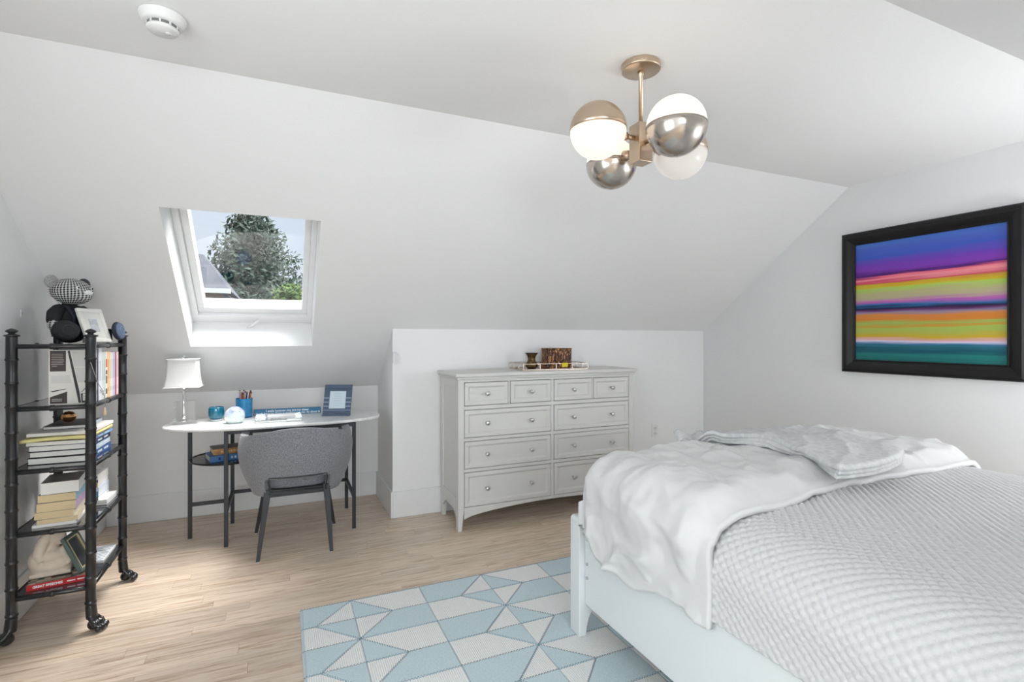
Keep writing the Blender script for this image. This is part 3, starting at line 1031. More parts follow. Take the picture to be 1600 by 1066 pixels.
for yy in (-0.05, 0.05):
    for x in (-tw + 0.0035, tw - 0.0035):
        MB().box(x - 0.003, x + 0.003, yy - 0.004, yy + 0.004, 0.012, 0.046).build('gallery_post', M_chr, tr)
MB().box(0.045, 0.092, -td - 0.0022, -td - 0.0005, 0.022, 0.054).build('yellow_tag', mat(srgb(205, 190, 20), 0.6), tr)

def tort_mat():
    m, nt, b = nmat('tortoise_shell')
    L = nt.links
    tc = nt.nodes.new('ShaderNodeTexCoord')
    mp = nt.nodes.new('ShaderNodeMapping'); mp.inputs['Scale'].default_value = (60, 60, 26)
    L.new(tc.outputs['Object'], mp.inputs[0])
    nz = nt.nodes.new('ShaderNodeTexNoise'); nz.inputs['Scale'].default_value = 1.0; nz.inputs['Detail'].default_value = 4; nz.inputs['Distortion'].default_value = 1.5
    L.new(mp.outputs[0], nz.inputs['Vector'])
    rp = nt.nodes.new('ShaderNodeValToRGB')
    rp.color_ramp.elements[0].position = 0.42; rp.color_ramp.elements[0].color = (*srgb(28, 16, 12), 1)
    rp.color_ramp.elements[1].position = 0.68; rp.color_ramp.elements[1].color = (*srgb(220, 165, 105), 1)
    e = rp.color_ramp.elements.new(0.53); e.color = (*srgb(105, 52, 26), 1)
    L.new(nz.outputs['Fac'], rp.inputs[0]); L.new(rp.outputs[0], b.inputs['Base Color'])
    b.inputs['Roughness'].default_value = 0.4
    b.inputs['Specular IOR Level'].default_value = 0.25
    return m
M_tort = tort_mat()
bx = thing('tortoiseshell_box', 'brown tortoiseshell box with ribbed front standing in the tray', 'box', (1.966, 3.55, 1.0615), (0, 0, radians(-6)))
MB().box(-0.11, 0.11, -0.045, 0.045, 0.0, 0.145).build('box_body', M_tort, bx, bevel=0.004)
for i in range(9):
    x = -0.088 + i * 0.022
    MB().box(x - 0.008, x + 0.008, -0.049, -0.0452, 0.01, 0.128).build('rib', M_tort, bx, bevel=0.002)
MB().box(-0.112, 0.112, -0.047, 0.047, 0.145, 0.153).build('box_lid', M_tort, bx, bevel=0.003)
va = thing('bronze_vase', 'small mottled bronze flared vase standing in the tray', 'vase', (1.738, 3.53, 1.0615))
MB().lathe([(0.030, 0), (0.044, 0.008), (0.050, 0.022), (0.046, 0.036), (0.034, 0.052), (0.028, 0.066), (0.029, 0.082), (0.037, 0.100), (0.047, 0.114), (0.046, 0.118), (0.034, 0.104), (0.024, 0.080), (0.020, 0.03), (0, 0.02)], 28).build(
    'vase_body', mat(srgb(96, 78, 48), 0.32, 0.75, var=0.65, scale=70, bump=0.5), va, smooth=True)
MB().lathe([(0.047, 0.112), (0.050, 0.115), (0.049, 0.119), (0.045, 0.1185)], 28).build('vase_rim', mat(srgb(70, 58, 44), 0.3, 0.8), va, smooth=True)

# ================================================================ desk
DCX, DCY, DZ = -0.022, 3.842, 0.745
def marble_mat():
    m, nt, b = nmat('white_marble')
    L = nt.links
    tc = nt.nodes.new('ShaderNodeTexCoord')
    nz = nt.nodes.new('ShaderNodeTexNoise'); nz.inputs['Scale'].default_value = 3.0; nz.inputs['Detail'].default_value = 8; nz.inputs['Distortion'].default_value = 2.2
    L.new(tc.outputs['Object'], nz.inputs['Vector'])
    rp = nt.nodes.new('ShaderNodeValToRGB')
    set_ramp(rp, ((0.0, (0.83, 0.83, 0.82)), (0.47, (0.83, 0.83, 0.82)), (0.5, (0.72, 0.72, 0.72)), (0.53, (0.82, 0.82, 0.81)), (1.0, (0.85, 0.85, 0.84))))
    L.new(nz.outputs['Fac'], rp.inputs[0]); L.new(rp.outputs[0], b.inputs['Base Color'])
    b.inputs['Roughness'].default_value = 0.22
    return m
M_steel = mat(srgb(58, 60, 64), 0.42, 0.5)
dk = thing('writing_desk', 'oval white marble writing desk on thin black metal legs', 'desk', (0, 0, 0))
def oval(a, b, n=80, e=2.6):
    out = []
    for i in range(n):
        t = 2 * PI * i / n
        c_, s_ = cos(t), sin(t)
        out.append((DCX + a * math.copysign(abs(c_) ** (2 / e), c_), DCY + b * math.copysign(abs(s_) ** (2 / e), s_)))
    return out
MB().prism(oval(0.668, 0.285), DZ - 0.020, DZ).build('marble_top', marble_mat(), dk, bevel=0.008, seg=4)
LG = {'L': (-0.545, 3.86), 'F': (-0.32, 3.617), 'B': (-0.32, 4.055), 'R1': (0.44, 3.617), 'R2': (0.44, 4.066)}
lw = 0.0115
for k, (x, yy) in LG.items():
    lg = MB().box(x - lw, x + lw, yy - lw, yy + lw, 0.006, DZ - 0.021).build('leg', M_steel, dk, bevel=0.0015, seg=1)
    MB().cyl((x, yy, 0.0), (x, yy, 0.007), 0.008, n=10).build('foot_glide', mat((0.6, 0.6, 0.6), 0.5), lg)
def bar(a, b, z, name, hh=0.011, ww=0.010):
    a = Vector((*a, 0)); b = Vector((*b, 0))
    d = (b - a).normalized(); nn = Vector((-d.y, d.x, 0))
    M_ = Matrix.Translation((a.x, a.y, z)) @ Matrix(((d.x, nn.x, 0, 0), (d.y, nn.y, 0, 0), (0, 0, 1, 0), (0, 0, 0, 1)))
    MB().box(lw, (b - a).length - lw, -ww, ww, -hh, hh, M_).build(name, M_steel, dk, bevel=0.0015, seg=1)
for a, b in (('F', 'R1'), ('B', 'R2'), ('F', 'B'), ('R1', 'R2')):
    bar(LG[a], LG[b], DZ - 0.034, 'apron_rail', 0.012)
bar(LG['L'], (-0.32, 3.842), DZ - 0.034, 'apron_rail', 0.012)
bar(LG['F'], LG['B'], 0.222, 'stretcher'); bar(LG['R1'], LG['R2'], 0.222, 'stretcher')
bar(LG['B'], LG['R2'], 0.222, 'stretcher'); bar(LG['L'], (-0.32, 3.86), 0.222, 'stretcher')
sh = MB().lathe([(0.0, 0.0), (0.215, 0.0), (0.224, 0.004), (0.226, 0.010), (0.226, 0.016), (0.218, 0.016), (0.216, 0.012), (0.0, 0.012)], 56, (-0.322, 3.842, 0.505))
sh.build('round_shelf', mat(srgb(34, 36, 40), 0.18, 0.2), dk)

# ================================================================ chair
def tweed(name, dark, light, scale):
    m, nt, b = nmat(name)
    L = nt.links
    tc = nt.nodes.new('ShaderNodeTexCoord')
    nz = nt.nodes.new('ShaderNodeTexNoise'); nz.inputs['Scale'].default_value = scale; nz.inputs['Detail'].default_value = 5; nz.inputs['Roughness'].default_value = 0.75
    L.new(tc.outputs['Object'], nz.inputs['Vector'])
    rp = nt.nodes.new('ShaderNodeValToRGB')
    rp.color_ramp.elements[0].position = 0.34; rp.color_ramp.elements[0].color = (*dark, 1)
    rp.color_ramp.elements[1].position = 0.66; rp.color_ramp.elements[1].color = (*light, 1)
    L.new(nz.outputs['Fac'], rp.inputs[0]); L.new(rp.outputs[0], b.inputs['Base Color'])
    bp = nt.nodes.new('ShaderNodeBump'); bp.inputs['Strength'].default_value = 0.3; bp.inputs['Distance'].default_value = 0.002
    L.new(nz.outputs['Fac'], bp.inputs['Height']); L.new(bp.outputs[0], b.inputs['Normal'])
    b.inputs['Roughness'].default_value = 0.95; b.inputs['Specular IOR Level'].default_value = 0.1
    b.inputs['Sheen Weight'].default_value = 0.25
    return m
M_tweed = tweed('grey_tweed', srgb(92, 94, 100), srgb(158, 160, 166), 210)
ch = thing('desk_chair', 'grey upholstered barrel-back chair pushed up to the desk', 'chair', (0.085, 3.565, 0))
PHM = radians(118)
def shell_fn(u, v):
    ph = -PHM + 2 * PHM * u
    aph = abs(ph)
    zt = 0.762 - 0.070 * sin(min(aph, PI / 2)) ** 2.0 + 0.035 * sstep(radians(80), PHM, aph)
    # bottom edge: cut-out at the back, rises at the arm fronts
    cut = 1 - sstep(radians(33), radians(40), aph)
    zb = 0.372 + 0.105 * cut + 0.06 * sstep(radians(85), PHM, aph)
    # rounded arm ends
    e = sstep(radians(96), PHM, aph)
    mid = (zt + zb) / 2 + 0.03
    k = sqrt(max(0.0, 1 - e ** 2.2)) * 0.75 + 0.25
    zt2 = mid + (zt - mid) * k; zb2 = mid + (zb - mid) * k
    z = zb2 + (zt2 - zb2) * v
    f = (z - 0.37) / 0.39
    w = 0.74 + 0.26 * sin(min(1, max(0, f) / 0.62) * PI / 2) - 0.09 * sstep(0.62, 1.0, f)
    rx, ry = 0.292 * w, 0.262 * (0.86 + 0.14 * min(1, max(0, f) / 0.6))
    sx_, cx_ = sin(ph), cos(ph)
    pe = 2 / 2.35
    return (rx * math.copysign(abs(sx_) ** pe, sx_), -ry * math.copysign(abs(cx_) ** pe, cx_), z)
shl = MB().grid(shell_fn, 97, 22)
sh_o = shl.build('backrest_shell', M_tweed, ch, smooth=True, fix=False)
md = sh_o.modifiers.new('so', 'SOLIDIFY'); md.thickness = 0.045; md.offset = 1
md = sh_o.modifiers.new('b', 'BEVEL'); md.width = 0.014; md.segments = 3; md.limit_method = 'ANGLE'; md.angle_limit = radians(50)
seat = MB()
def seat_fn(zb, zt, s):
    out = []
    for i in range(40):
        t = 2 * PI * i / 40
        c_, s_ = cos(t), sin(t)
        out.append((0.205 * s * math.copysign(abs(c_) ** 0.6, c_), 0.03 + 0.21 * s * math.copysign(abs(s_) ** 0.6, s_)))
    return out
seat.prism(seat_fn(0, 0, 1), 0.385, 0.478)
seat.build('seat_cushion', M_tweed, ch, smooth=False, bevel=0.022, seg=4)
M_leg = mat(srgb(56, 58, 61), 0.5, 0.2)
fr_ = MB()
fr_.box(-0.17, 0.17, -0.215, -0.190, 0.352, 0.376)
fr_.box(-0.17, 0.17, 0.19, 0.215, 0.352, 0.376)
fr_.box(-0.18, -0.155, -0.19, 0.19, 0.352, 0.376)
fr_.box(0.155, 0.18, -0.19, 0.19, 0.352, 0.376)
fr_.box(-0.155, 0.155, -0.19, 0.19, 0.372, 0.385)
fr_.build('seat_frame', M_leg, ch, bevel=0.002, seg=1)
for (fx, fy, tx, ty) in ((-0.217, -0.259, -0.166, -0.200), (0.184, -0.273, 0.160, -0.200), (-0.247, 0.230, -0.172, 0.190), (0.240, 0.204, 0.172, 0.190)):
    lg = MB()
    a, b = 0.010, 0.0195
    top = [(tx - b, ty - b, 0.40), (tx + b, ty - b, 0.40), (tx + b, ty + b, 0.40), (tx - b, ty + b, 0.40)]
    bot = [(fx - a, fy - a, 0.004), (fx + a, fy - a, 0.004), (fx + a, fy + a, 0.004), (fx - a, fy + a, 0.004)]
    lg.add(bot + top, [(3, 2, 1, 0), (4, 5, 6, 7)] + [(i, (i + 1) % 4, 4 + (i + 1) % 4, 4 + i) for i in range(4)])
    lo = lg.build('leg', M_leg, ch, bevel=0.003)
    MB().cyl((fx, fy, 0.0), (fx, fy, 0.005), 0.009, n=10).build('foot_glide', mat((0.75, 0.75, 0.75), 0.5), lo)

rim = []
for i in range(49):
    u = 0.5 + (i / 48 - 0.5) * 2 * 38.5 / 118.0
    p = shell_fn(u, 0.0)
    rim.append((p[0] * 1.02, p[1] - 0.047, p[2] + 0.001))
rim = [(rim[0][0], rim[0][1], 0.376)] + rim + [(rim[-1][0], rim[-1][1], 0.376)]
MB().tube(rim, 0.0045, 8).build('opening_piping', M_leg, ch, smooth=True)

# ================================================================ books
M_page = mat(srgb(232, 224, 206), 0.9, bump=0.5, scale=8, stretch=(1, 1, 90))
M_page_w = mat(srgb(236, 234, 228), 0.9, bump=0.5, scale=8, stretch=(1, 1, 90))
M_page_c = mat(srgb(222, 200, 160), 0.9, bump=0.5, scale=8, stretch=(1, 1, 90))
def book(name, label, loc, L, W, T, cover, pages=None, yaw=0.0, upright=False, group=None, spine=None, soft=False):
    """spine runs along local x at local -y; thickness along local z"""
    if upright:
        R = Matrix(((0, -1, 0), (0, 0, -1), (1, 0, 0)))
        R = Matrix.Rotation(yaw, 3, 'Z') @ R
        rot = R.to_euler()
        ox = L / 2
    else:
        rot = (0, 0, yaw)
        ox = 0
    t = thing(name, label, 'book', loc, rot, group)
    ct = 0.0012 if soft else 0.0026
    ov = 0.0 if soft else 0.003
    z0 = -T / 2 if upright else 0.0
    cv = MB()
    cv.box(ox - L / 2, ox + L / 2, -W / 2, W / 2, z0, z0 + ct)
    cv.box(ox - L / 2, ox + L / 2, -W / 2, W / 2, z0 + T - ct, z0 + T)
    cv.build('cover', cover, t)
    MB().box(ox - L / 2, ox + L / 2, -W / 2 - 0.0004, -W / 2 + ct, z0 + 0.0002, z0 + T - 0.0002).build('spine', spine or cover, t)
    MB().box(ox - L / 2 + ov, ox + L / 2 - ov, -W / 2 + ct, W / 2 - ov, z0 + ct, z0 + T - ct).build('pages', pages or M_page, t)
    return t
def cm(r, g, b, rough=0.45):
    return mat(srgb(r, g, b), rough)

# --- two books on the round shelf of the desk
Z0 = 0.517
b1 = book('hardback_book', 'blue hardback with cream pages lying on the desk shelf', (-0.325, 3.80, Z0), 0.235, 0.165, 0.036, cm(70, 120, 176), M_page, radians(16))
for dx in (-0.07, 0.0, 0.02, 0.055, 0.08):
    MB().box(dx, dx + 0.012, -0.0835, -0.0828, 0.010, 0.026).build('spine_print', cm(30, 52, 100) if dx < 0 else cm(196, 214, 230), b1)
b2 = book('hardback_book', 'brown book with gilt spine on top of the blue book', (-0.310, 3.825, Z0 + 0.0365), 0.225, 0.15, 0.036, cm(96, 92, 84), M_page_c, radians(14), spine=mat(srgb(200, 150, 100), 0.3, 0.6, var=0.3, scale=40))
for i in range(9):
    MB().box(-0.07 + i * 0.018, -0.058 + i * 0.018, -0.0762, -0.0753, 0.012, 0.024).build('gilt_print', mat(srgb(236, 206, 160), 0.3, 0.6), b2)

# ================================================================ desk top things
# --- lamp
lamp = thing('table_lamp', 'white shade table lamp with clear acrylic base on the desk', 'lamp', (-0.578, 3.885, DZ))
M_acr = glass_mat('acrylic', (1, 1, 1), 0.03, 0.92, (0.98, 0.985, 0.985))
M_nick = mat((0.78, 0.78, 0.78), 0.15, 1.0)
MB().box(-0.072, 0.072, -0.055, 0.055, 0.0, 0.018).build('base_plate', M_acr, lamp, bevel=0.002)
MB().box(-0.060, 0.060, -0.022, 0.022, 0.0182, 0.145).build('acrylic_block', M_acr, lamp, bevel=0.002)
MB().lathe([(0.020, 0.0), (0.020, 0.006), (0.012, 0.012), (0.012, 0.022), (0.018, 0.026), (0.006, 0.032), (0.0, 0.034)], 20, (0, -0.0375, 0.0185)).build('base_collar', M_nick, lamp, smooth=True)
MB().cyl((0, -0.0375, 0.03), (0, -0.0375, 0.225), 0.006, n=14).build('rod', M_nick, lamp, smooth=True)
MB().lathe([(0.007, 0.0), (0.014, 0.006), (0.015, 0.014), (0.009, 0.020), (0.016, 0.028), (0.013, 0.038), (0.006, 0.046), (0.004, 0.20), (0, 0.20)], 18, (0, -0.0375, 0.222)).build('socket', M_nick, lamp, smooth=True)
M_shade = mat((0.82, 0.82, 0.82), 0.9, bump=0.15, scale=300)
sd = MB()
lev = 14
def sq(hx, hy):
    o_ = []
    r = 0.012
    for (sx_, sy_, a0) in ((1, 1, 0), (-1, 1, PI / 2), (-1, -1, PI), (1, -1, 3 * PI / 2)):
        for i in range(4):
            a = a0 + i / 3 * PI / 2
            o_.append((sx_ * (hx - r) + r * cos(a), sy_ * (hy - r) + r * sin(a)))
    return o_
vs_ = []
for j in range(lev + 1):
    f = j / lev
    flare = (1 - f) ** 4 * 0.010 + (1 - f) * 0.008 + 0.004 * sstep(0.92, 1.0, f)
    q = sq(0.080 + flare, 0.070 + flare)
    sag = 0.0
    vs_ += [(x, y_ - 0.0375, 0.238 + 0.180 * f) for x, y_ in q]
sd.add(vs_, [(j * 16 + i, j * 16 + (i + 1) % 16, (j + 1) * 16 + (i + 1) % 16, (j + 1) * 16 + i) for j in range(lev) for i in range(16)])
sh_l = sd.build('lamp_shade', M_shade, lamp, smooth=True, solid=0.002, fix=False)
for z in (0.238, 0.414):
    tr_ = MB()
    fl_ = 0.018 if z < 0.3 else 0.004
    q = [(x, y_ - 0.0375, z + 0.002) for x, y_ in sq(0.0805 + fl_, 0.0705 + fl_)]
    tr_.tube(q + [q[0]], 0.003, 6)
    tr_.build('shade_trim', mat((0.84, 0.84, 0.84), 0.7), sh_l, smooth=True)
sp_ = MB()
sp_.tube([(-0.081, -0.0375, 0.410), (0.081, -0.0375, 0.410)], 0.002, 6); sp_.tube([(0, -0.108, 0.410), (0, 0.033, 0.410)], 0.002, 6)
sp_.build('shade_spider', M_nick, lamp)
MB().lathe([(0.004, 0), (0.005, 0.008), (0.012, 0.012), (0.013, 0.024), (0.008, 0.030), (0.0, 0.031)], 14, (0, -0.0375, 0.410)).build('finial', M_acr, lamp, smooth=True)

# --- teal votive
vo_ = thing('votive_holder', 'teal glass votive holder with thick clear foot on the desk', 'candle holder', (-0.405, 3.925, DZ))
M_teal = mat(srgb(0, 104, 132), 0.06, var=0.25, scale=25, coat=0.6, ior=1.5)
MB().lathe([(0.030, 0.012), (0.041, 0.020), (0.046, 0.036), (0.047, 0.060), (0.045, 0.082), (0.043, 0.090), (0.040, 0.091), (0.041, 0.08), (0.042, 0.05), (0.034, 0.03), (0, 0.026)], 32).build('cup', M_teal, vo_, smooth=True)
MB().lathe([(0.036, 0.0), (0.039, 0.003), (0.036, 0.011), (0.0, 0.0115)], 32).build('clear_foot', mat((0.75, 0.8, 0.82), 0.05, coat=0.5), vo_, smooth=True)

# --- paperweight
def pw_mat():
    m, nt, b = nmat('paperweight_glass')
    L = nt.links
    tc = nt.nodes.new('ShaderNodeTexCoord')
    se = nt.nodes.new('ShaderNodeSeparateXYZ'); L.new(tc.outputs['Object'], se.inputs[0])
    nz = nt.nodes.new('ShaderNodeTexNoise'); nz.inputs['Scale'].default_value = 55; nz.inputs['Detail'].default_value = 3
    L.new(tc.outputs['Object'], nz.inputs['Vector'])
    mr = nt.nodes.new('ShaderNodeMapRange'); mr.inputs['From Min'].default_value = 0.035; mr.inputs['From Max'].default_value = 0.085
    L.new(se.outputs['Z'], mr.inputs['Value'])
    mu = nt.nodes.new('ShaderNodeMath'); mu.operation = 'MULTIPLY'
    L.new(mr.outputs[0], mu.inputs[0]); L.new(nz.outputs['Fac'], mu.inputs[1])
    rp = nt.nodes.new('ShaderNodeValToRGB')
    set_ramp(rp, ((0.0, srgb(206, 222, 222)), (0.2, srgb(212, 224, 232)), (0.42, srgb(186, 200, 236)), (0.56, srgb(128, 140, 220)), (0.62, srgb(224, 226, 246))))
    L.new(mu.outputs[0], rp.inputs[0]); L.new(rp.outputs[0], b.inputs['Base Color'])
    b.inputs['Roughness'].default_value = 0.05; b.inputs['Coat Weight'].default_value = 1.0
    return m
pw = MB()
prof = [(0.040, 0.0)] + [(0.0605 * cos(a), 0.047 + 0.0605 * sin(a)) for a in [radians(-48 + i * 6) for i in range(23)]] + [(0.0, 0.1075)]
pwo = pw.lathe([(r, max(0, z)) for r, z in prof], 36).build('glass_paperweight', pw_mat(), None, smooth=True)
pwo.location = (-0.285, 3.765, DZ)
tag(pwo, 'round frosty glass paperweight with blue flecks on the desk', 'paperweight')

# --- blue cup and pencils
cup = thing('pencil_cup', 'tall blue glass cup holding pencils on the desk', 'cup', (-0.245, 4.005, DZ))
M_bcup = mat(srgb(42, 128, 178), 0.12, var=0.18, scale=30, coat=0.5)
MB().lathe([(0.049, 0.0), (0.051, 0.003), (0.053, 0.132), (0.0505, 0.133), (0.048, 0.012), (0.0, 0.010)], 36).build('cup_body', M_bcup, cup, smooth=False, bevel=0.001)
MB().lathe([(0.0520, 0.003), (0.0528, 0.006), (0.0522, 0.010)], 36).build('cup_foot_ring', mat(srgb(24, 82, 128), 0.15, coat=0.5), cup, smooth=True)
pr = random.Random(4)
PCOL = [((176, 96, 60), 'rust-brown'), ((60, 44, 44), 'dark brown'), ((36, 44, 78), 'navy'), ((226, 224, 226), 'white'), ((178, 160, 206), 'lavender'), ((198, 130, 92), 'tan'), ((120, 56, 44), 'maroon')]
for i in range(14):
    col, cn = PCOL[i % 7]
    a = 2.399 * i + 0.4
    r0, r1 = 0.010 + 0.022 * ((i * 7) % 14) / 14, 0.018 + 0.026 * ((i * 5) % 14) / 14
    bz = 0.0125
    top = Vector((r1 * cos(a) * 1.15, r1 * sin(a) * 1.15, 0.162 + 0.020 * ((i * 3) % 7) / 7))
    bot = Vector((r0 * cos(a), r0 * sin(a), bz))
    p = thing('pencil', ('%s pencil with dark end standing in the blue cup' if i % 2 else 'sharpened %s pencil standing in the blue cup') % cn, 'pencil', (cup.location.x, cup.location.y, DZ), group='pencils in the blue cup')
    MB().cyl(bot, top, 0.0042, n=6).build('shaft', mat(srgb(*col), 0.4), p)
    tip = top + (top - bot).normalized() * 0.012
    MB().cyl(top, tip, 0.0042 if i % 2 else 0.0042, 0.0035 if i % 2 else 0.001, n=8).build('eraser' if i % 2 else 'point', mat(srgb(214, 190, 160), 0.6) if i % 2 == 0 else mat(srgb(70, 50, 48), 0.6), p)
# --- blue word block
sg = thing('word_block', 'blue wooden block with two lines of white lettering on the desk', 'sign', (0.034, 4.045, DZ), (0, 0, radians(-4)))
MB().box(-0.222, 0.222, -0.016, 0.016, 0.0, 0.042).build('block', mat(srgb(66, 128, 168), 0.55, var=0.08, scale=30), sg, bevel=0.0015, seg=1)
M_wt = mat((0.85, 0.87, 0.88), 0.6)
text_part('lettering', 'I smile because you are my sister.', 0.021, M_wt, sg, (0.0, -0.0163, 0.030), (PI / 2, 0, 0), width=0.285)
text_part('lettering', 'I laugh because there is nothing you can do about it', 0.021, M_wt, sg, (0.0, -0.0163, 0.012), (PI / 2, 0, 0), width=0.43)
# --- acrylic tray with note paper
at = thing('acrylic_tray', 'clear acrylic desk tray lying in front of the blue block', 'tray', (-0.025, 3.795, DZ), (0, 0, radians(1)))
MB().box(-0.142, 0.142, -0.125, 0.125, 0.0, 0.005).build('tray_base', M_acr, at)
for (a, b, c_, d) in ((-0.142, 0.142, -0.125, -0.121), (-0.142, 0.142, 0.121, 0.125), (-0.142, -0.138, -0.121, 0.121), (0.138, 0.142, -0.121, 0.121)):
    MB().box(a, b, c_, d, 0.005, 0.026).build('tray_wall', M_acr, at)
np_ = MB().box(-0.085, 0.085, -0.060, 0.060, 0, 0.022).build('note_pad', mat((0.84, 0.84, 0.85), 0.8, bump=0.4, scale=8, stretch=(1, 1, 120)), None, bevel=0.001, seg=1)
np_.location = (-0.01, 3.83, DZ + 0.0055); np_.rotation_euler = (0, 0, radians(2)); tag(np_, 'thick white note pad in the clear acrylic tray', 'note pad')
cc = MB().box(-0.04, 0.04, -0.026, 0.026, 0, 0.008).build('card_stack', mat((0.86, 0.86, 0.86), 0.6, bump=0.3, scale=8, stretch=(1, 1, 200)), None, bevel=0.001, seg=1)
cc.location = (0.065, 3.712, DZ + 0.0055); cc.rotation_euler = (0, 0, radians(-4)); tag(cc, 'small stack of white cards beside the note pad', 'cards')
cl_ = MB().tube([(-0.03, 0, 0.004), (-0.03, 0, 0.016), (0.03, 0.0, 0.016), (0.03, 0.004, 0.004), (-0.02, 0.006, 0.004)], 0.003, 8).build('metal_clip', M_nick, None, smooth=True)
cl_.location = (-0.04, 3.715, DZ + 0.0045); tag(cl_, 'bent silver metal clip in the clear acrylic tray', 'clip')
# --- blue photo frame
M_navy = mat(srgb(74, 92, 116), 0.28, coat=0.4)
pf = thing('photo_frame', 'slate blue striped photo frame standing on the desk', 'photo frame', (0.345, 3.822, DZ), (0, 0, radians(-22)))
TL = Matrix.Rotation(radians(-17), 4, 'X')
fm = MB()
FW, FH = 0.096, 0.222
fm.box(-FW, FW, -0.007, 0.007, 0.004, 0.05, TL); fm.box(-FW, FW, -0.007, 0.007, FH - 0.046, FH, TL)
fm.box(-FW, -0.058, -0.007, 0.007, 0.05, FH - 0.046, TL); fm.box(0.058, FW, -0.007, 0.007, 0.05, FH - 0.046, TL)
fm.build('frame', M_navy, pf)
for z in (0.062, 0.092, 0.122):
    for a, b in ((-FW, -0.058), (0.058, FW)):
        MB().box(a, b, -0.0082, -0.007, z, z + 0.007, TL).build('frame_stripe', mat(srgb(150, 166, 190), 0.25, coat=0.4), pf)
MB().box(-FW, FW, -0.0082, -0.007, FH - 0.034, FH - 0.030, TL).build('frame_stripe', mat(srgb(40, 52, 72), 0.3), pf)
MB().box(-FW, FW, -0.0082, -0.007, 0.036, 0.040, TL).build('frame_stripe', mat(srgb(150, 166, 190), 0.25, coat=0.4), pf)
ph = MB().box(-0.058, 0.058, -0.001, 0.003, 0.05, FH - 0.046, TL).build('printed_card', mat(srgb(208, 222, 230), 0.35), pf)
for k, w in enumerate((0.03, 0.032, 0.024, 0.034, 0.034, 0.030, 0.034, 0.02)):
    z = FH - 0.062 - k * 0.0125
    MB().box(-w, w, -0.0014, -0.001, z, z + 0.002, TL).build('print_line', mat(srgb(168, 186, 204), 0.6), ph)
MB().box(-0.02, 0.02, -0.001, 0.003, 0.0, 0.15, Matrix.Translation((0, 0.102, 0.003)) @ Matrix.Rotation(radians(20), 4, 'X')).build('easel_back', mat(srgb(24, 26, 30), 0.6), pf)
MB().box(-FW, FW, -0.022, 0.004, 0.0, 0.012).build('frame_foot', M_navy, pf, bevel=0.002)

# ================================================================ etagere
M_blk = mat(srgb(26, 27, 30), 0.28, coat=0.35, bump=0.03, scale=60)
RAX0, RAX1, RAY0, RAY1 = -1.046, -0.778, 2.842, 3.335
SHZ = [1.270, 1.003, 0.735, 0.469, 0.200]     # shelf top heights
rk = thing('etagere', 'black faux-bamboo open shelf rack with clawed feet by the wall', 'shelf rack', (0, 0, 0))
R_P = 0.0195
def post(x, y_, ang):
    prof = [(R_P * 0.9, 0.085)]
    rings = [0.125, 0.235, 0.345, 0.455, 0.565, 0.675, 0.785, 0.895, 1.005, 1.105, 1.205]
    z = 0.085
    for r in rings:
        prof += [(R_P, z + 0.01), (R_P * 0.97, (z + r) / 2), (R_P, r - 0.006), (R_P * 1.13, r - 0.003), (R_P * 1.13, r + 0.003), (R_P, r + 0.006)]
        z = r
    prof += [(R_P, 1.30), (R_P * 0.98, 1.302)]
    p = MB().lathe(prof, 20, (x, y_, 0)).build('post', M_blk, rk, smooth=True)
    MB().lathe([(R_P * 0.8, 1.300), (R_P * 1.38, 1.304), (R_P * 1.38, 1.309), (R_P * 0.6, 1.313), (R_P * 0.55, 1.317), (R_P * 1.0, 1.322), (R_P * 1.05, 1.327), (R_P * 0.6, 1.334), (0.0, 1.338)], 20, (x, y_, 0)).build('finial', M_blk, p, smooth=True)
    pw_ = MB()
    d = Vector((cos(ang), sin(ang), 0)); n = Vector((-d.y, d.x, 0))
    K = 1.22
    def at_(a, b, z_): return Vector((x, y_, z_ * (1 if z_ > 0.09 else K * 0.9))) + d * a * K + n * b * K
    pw_.cyl(at_(0, 0, 0.115), at_(0.004, 0, 0.05), 0.0205, 0.022, 16)
    pw_.ball(at_(0.012, 0, 0.026), (0.026, 0.026, 0.025), 14)
    for b in (-0.0195, -0.0065, 0.0065, 0.0195):
        q = 0.040 - abs(b) * 0.45
        pw_.tube([at_(0.004, b * 0.55, 0.060), at_(q * 0.6, b * 0.9, 0.040), at_(q, b, 0.024)], [0.0105, 0.0100, 0.0095], 8)
        pw_.ball(at_(q + 0.008, b * 1.1, 0.016), (0.0125, 0.0100, 0.0142), 10)
        pw_.ball(at_(q - 0.006, b, 0.036), 0.0100, 10)
    pw_.build('paw_foot', M_blk, p, smooth=True, remesh=0.0028)
post(RAX0, RAY0, radians(200)); post(RAX1, RAY0, radians(-20)); post(RAX1, RAY1, radians(10)); post(RAX0, RAY1, radians(165))
M_shelf = mat(srgb(30, 34, 44), 0.10, coat=0.8)
for zt in SHZ:
    zr = zt - 0.010
    for (a, b) in (((RAX0 + R_P * 0.8, RAY0, zr), (RAX1 - R_P * 0.8, RAY0, zr)), ((RAX0 + R_P * 0.8, RAY1, zr), (RAX1 - R_P * 0.8, RAY1, zr)),
                   ((RAX0, RAY0 + R_P * 0.8, zr), (RAX0, RAY1 - R_P * 0.8, zr)), ((RAX1, RAY0 + R_P * 0.8, zr), (RAX1, RAY1 - R_P * 0.8, zr))):
        mb = MB().cyl(a, b, 0.0105, n=12)
        m_ = (Vector(a) + Vector(b)) / 2; d = (Vector(b) - Vector(a)).normalized()
        mb.cyl(m_ - d * 0.008, m_ + d * 0.008, 0.0135, n=12)
        mb.build('rail', M_blk, rk, smooth=True, bevel=0.001, seg=1)
    MB().box(RAX0 + 0.006, RAX1 - 0.006, RAY0 + 0.006, RAY1 - 0.006, zt - 0.009, zt).build('shelf_panel', M_shelf, rk)

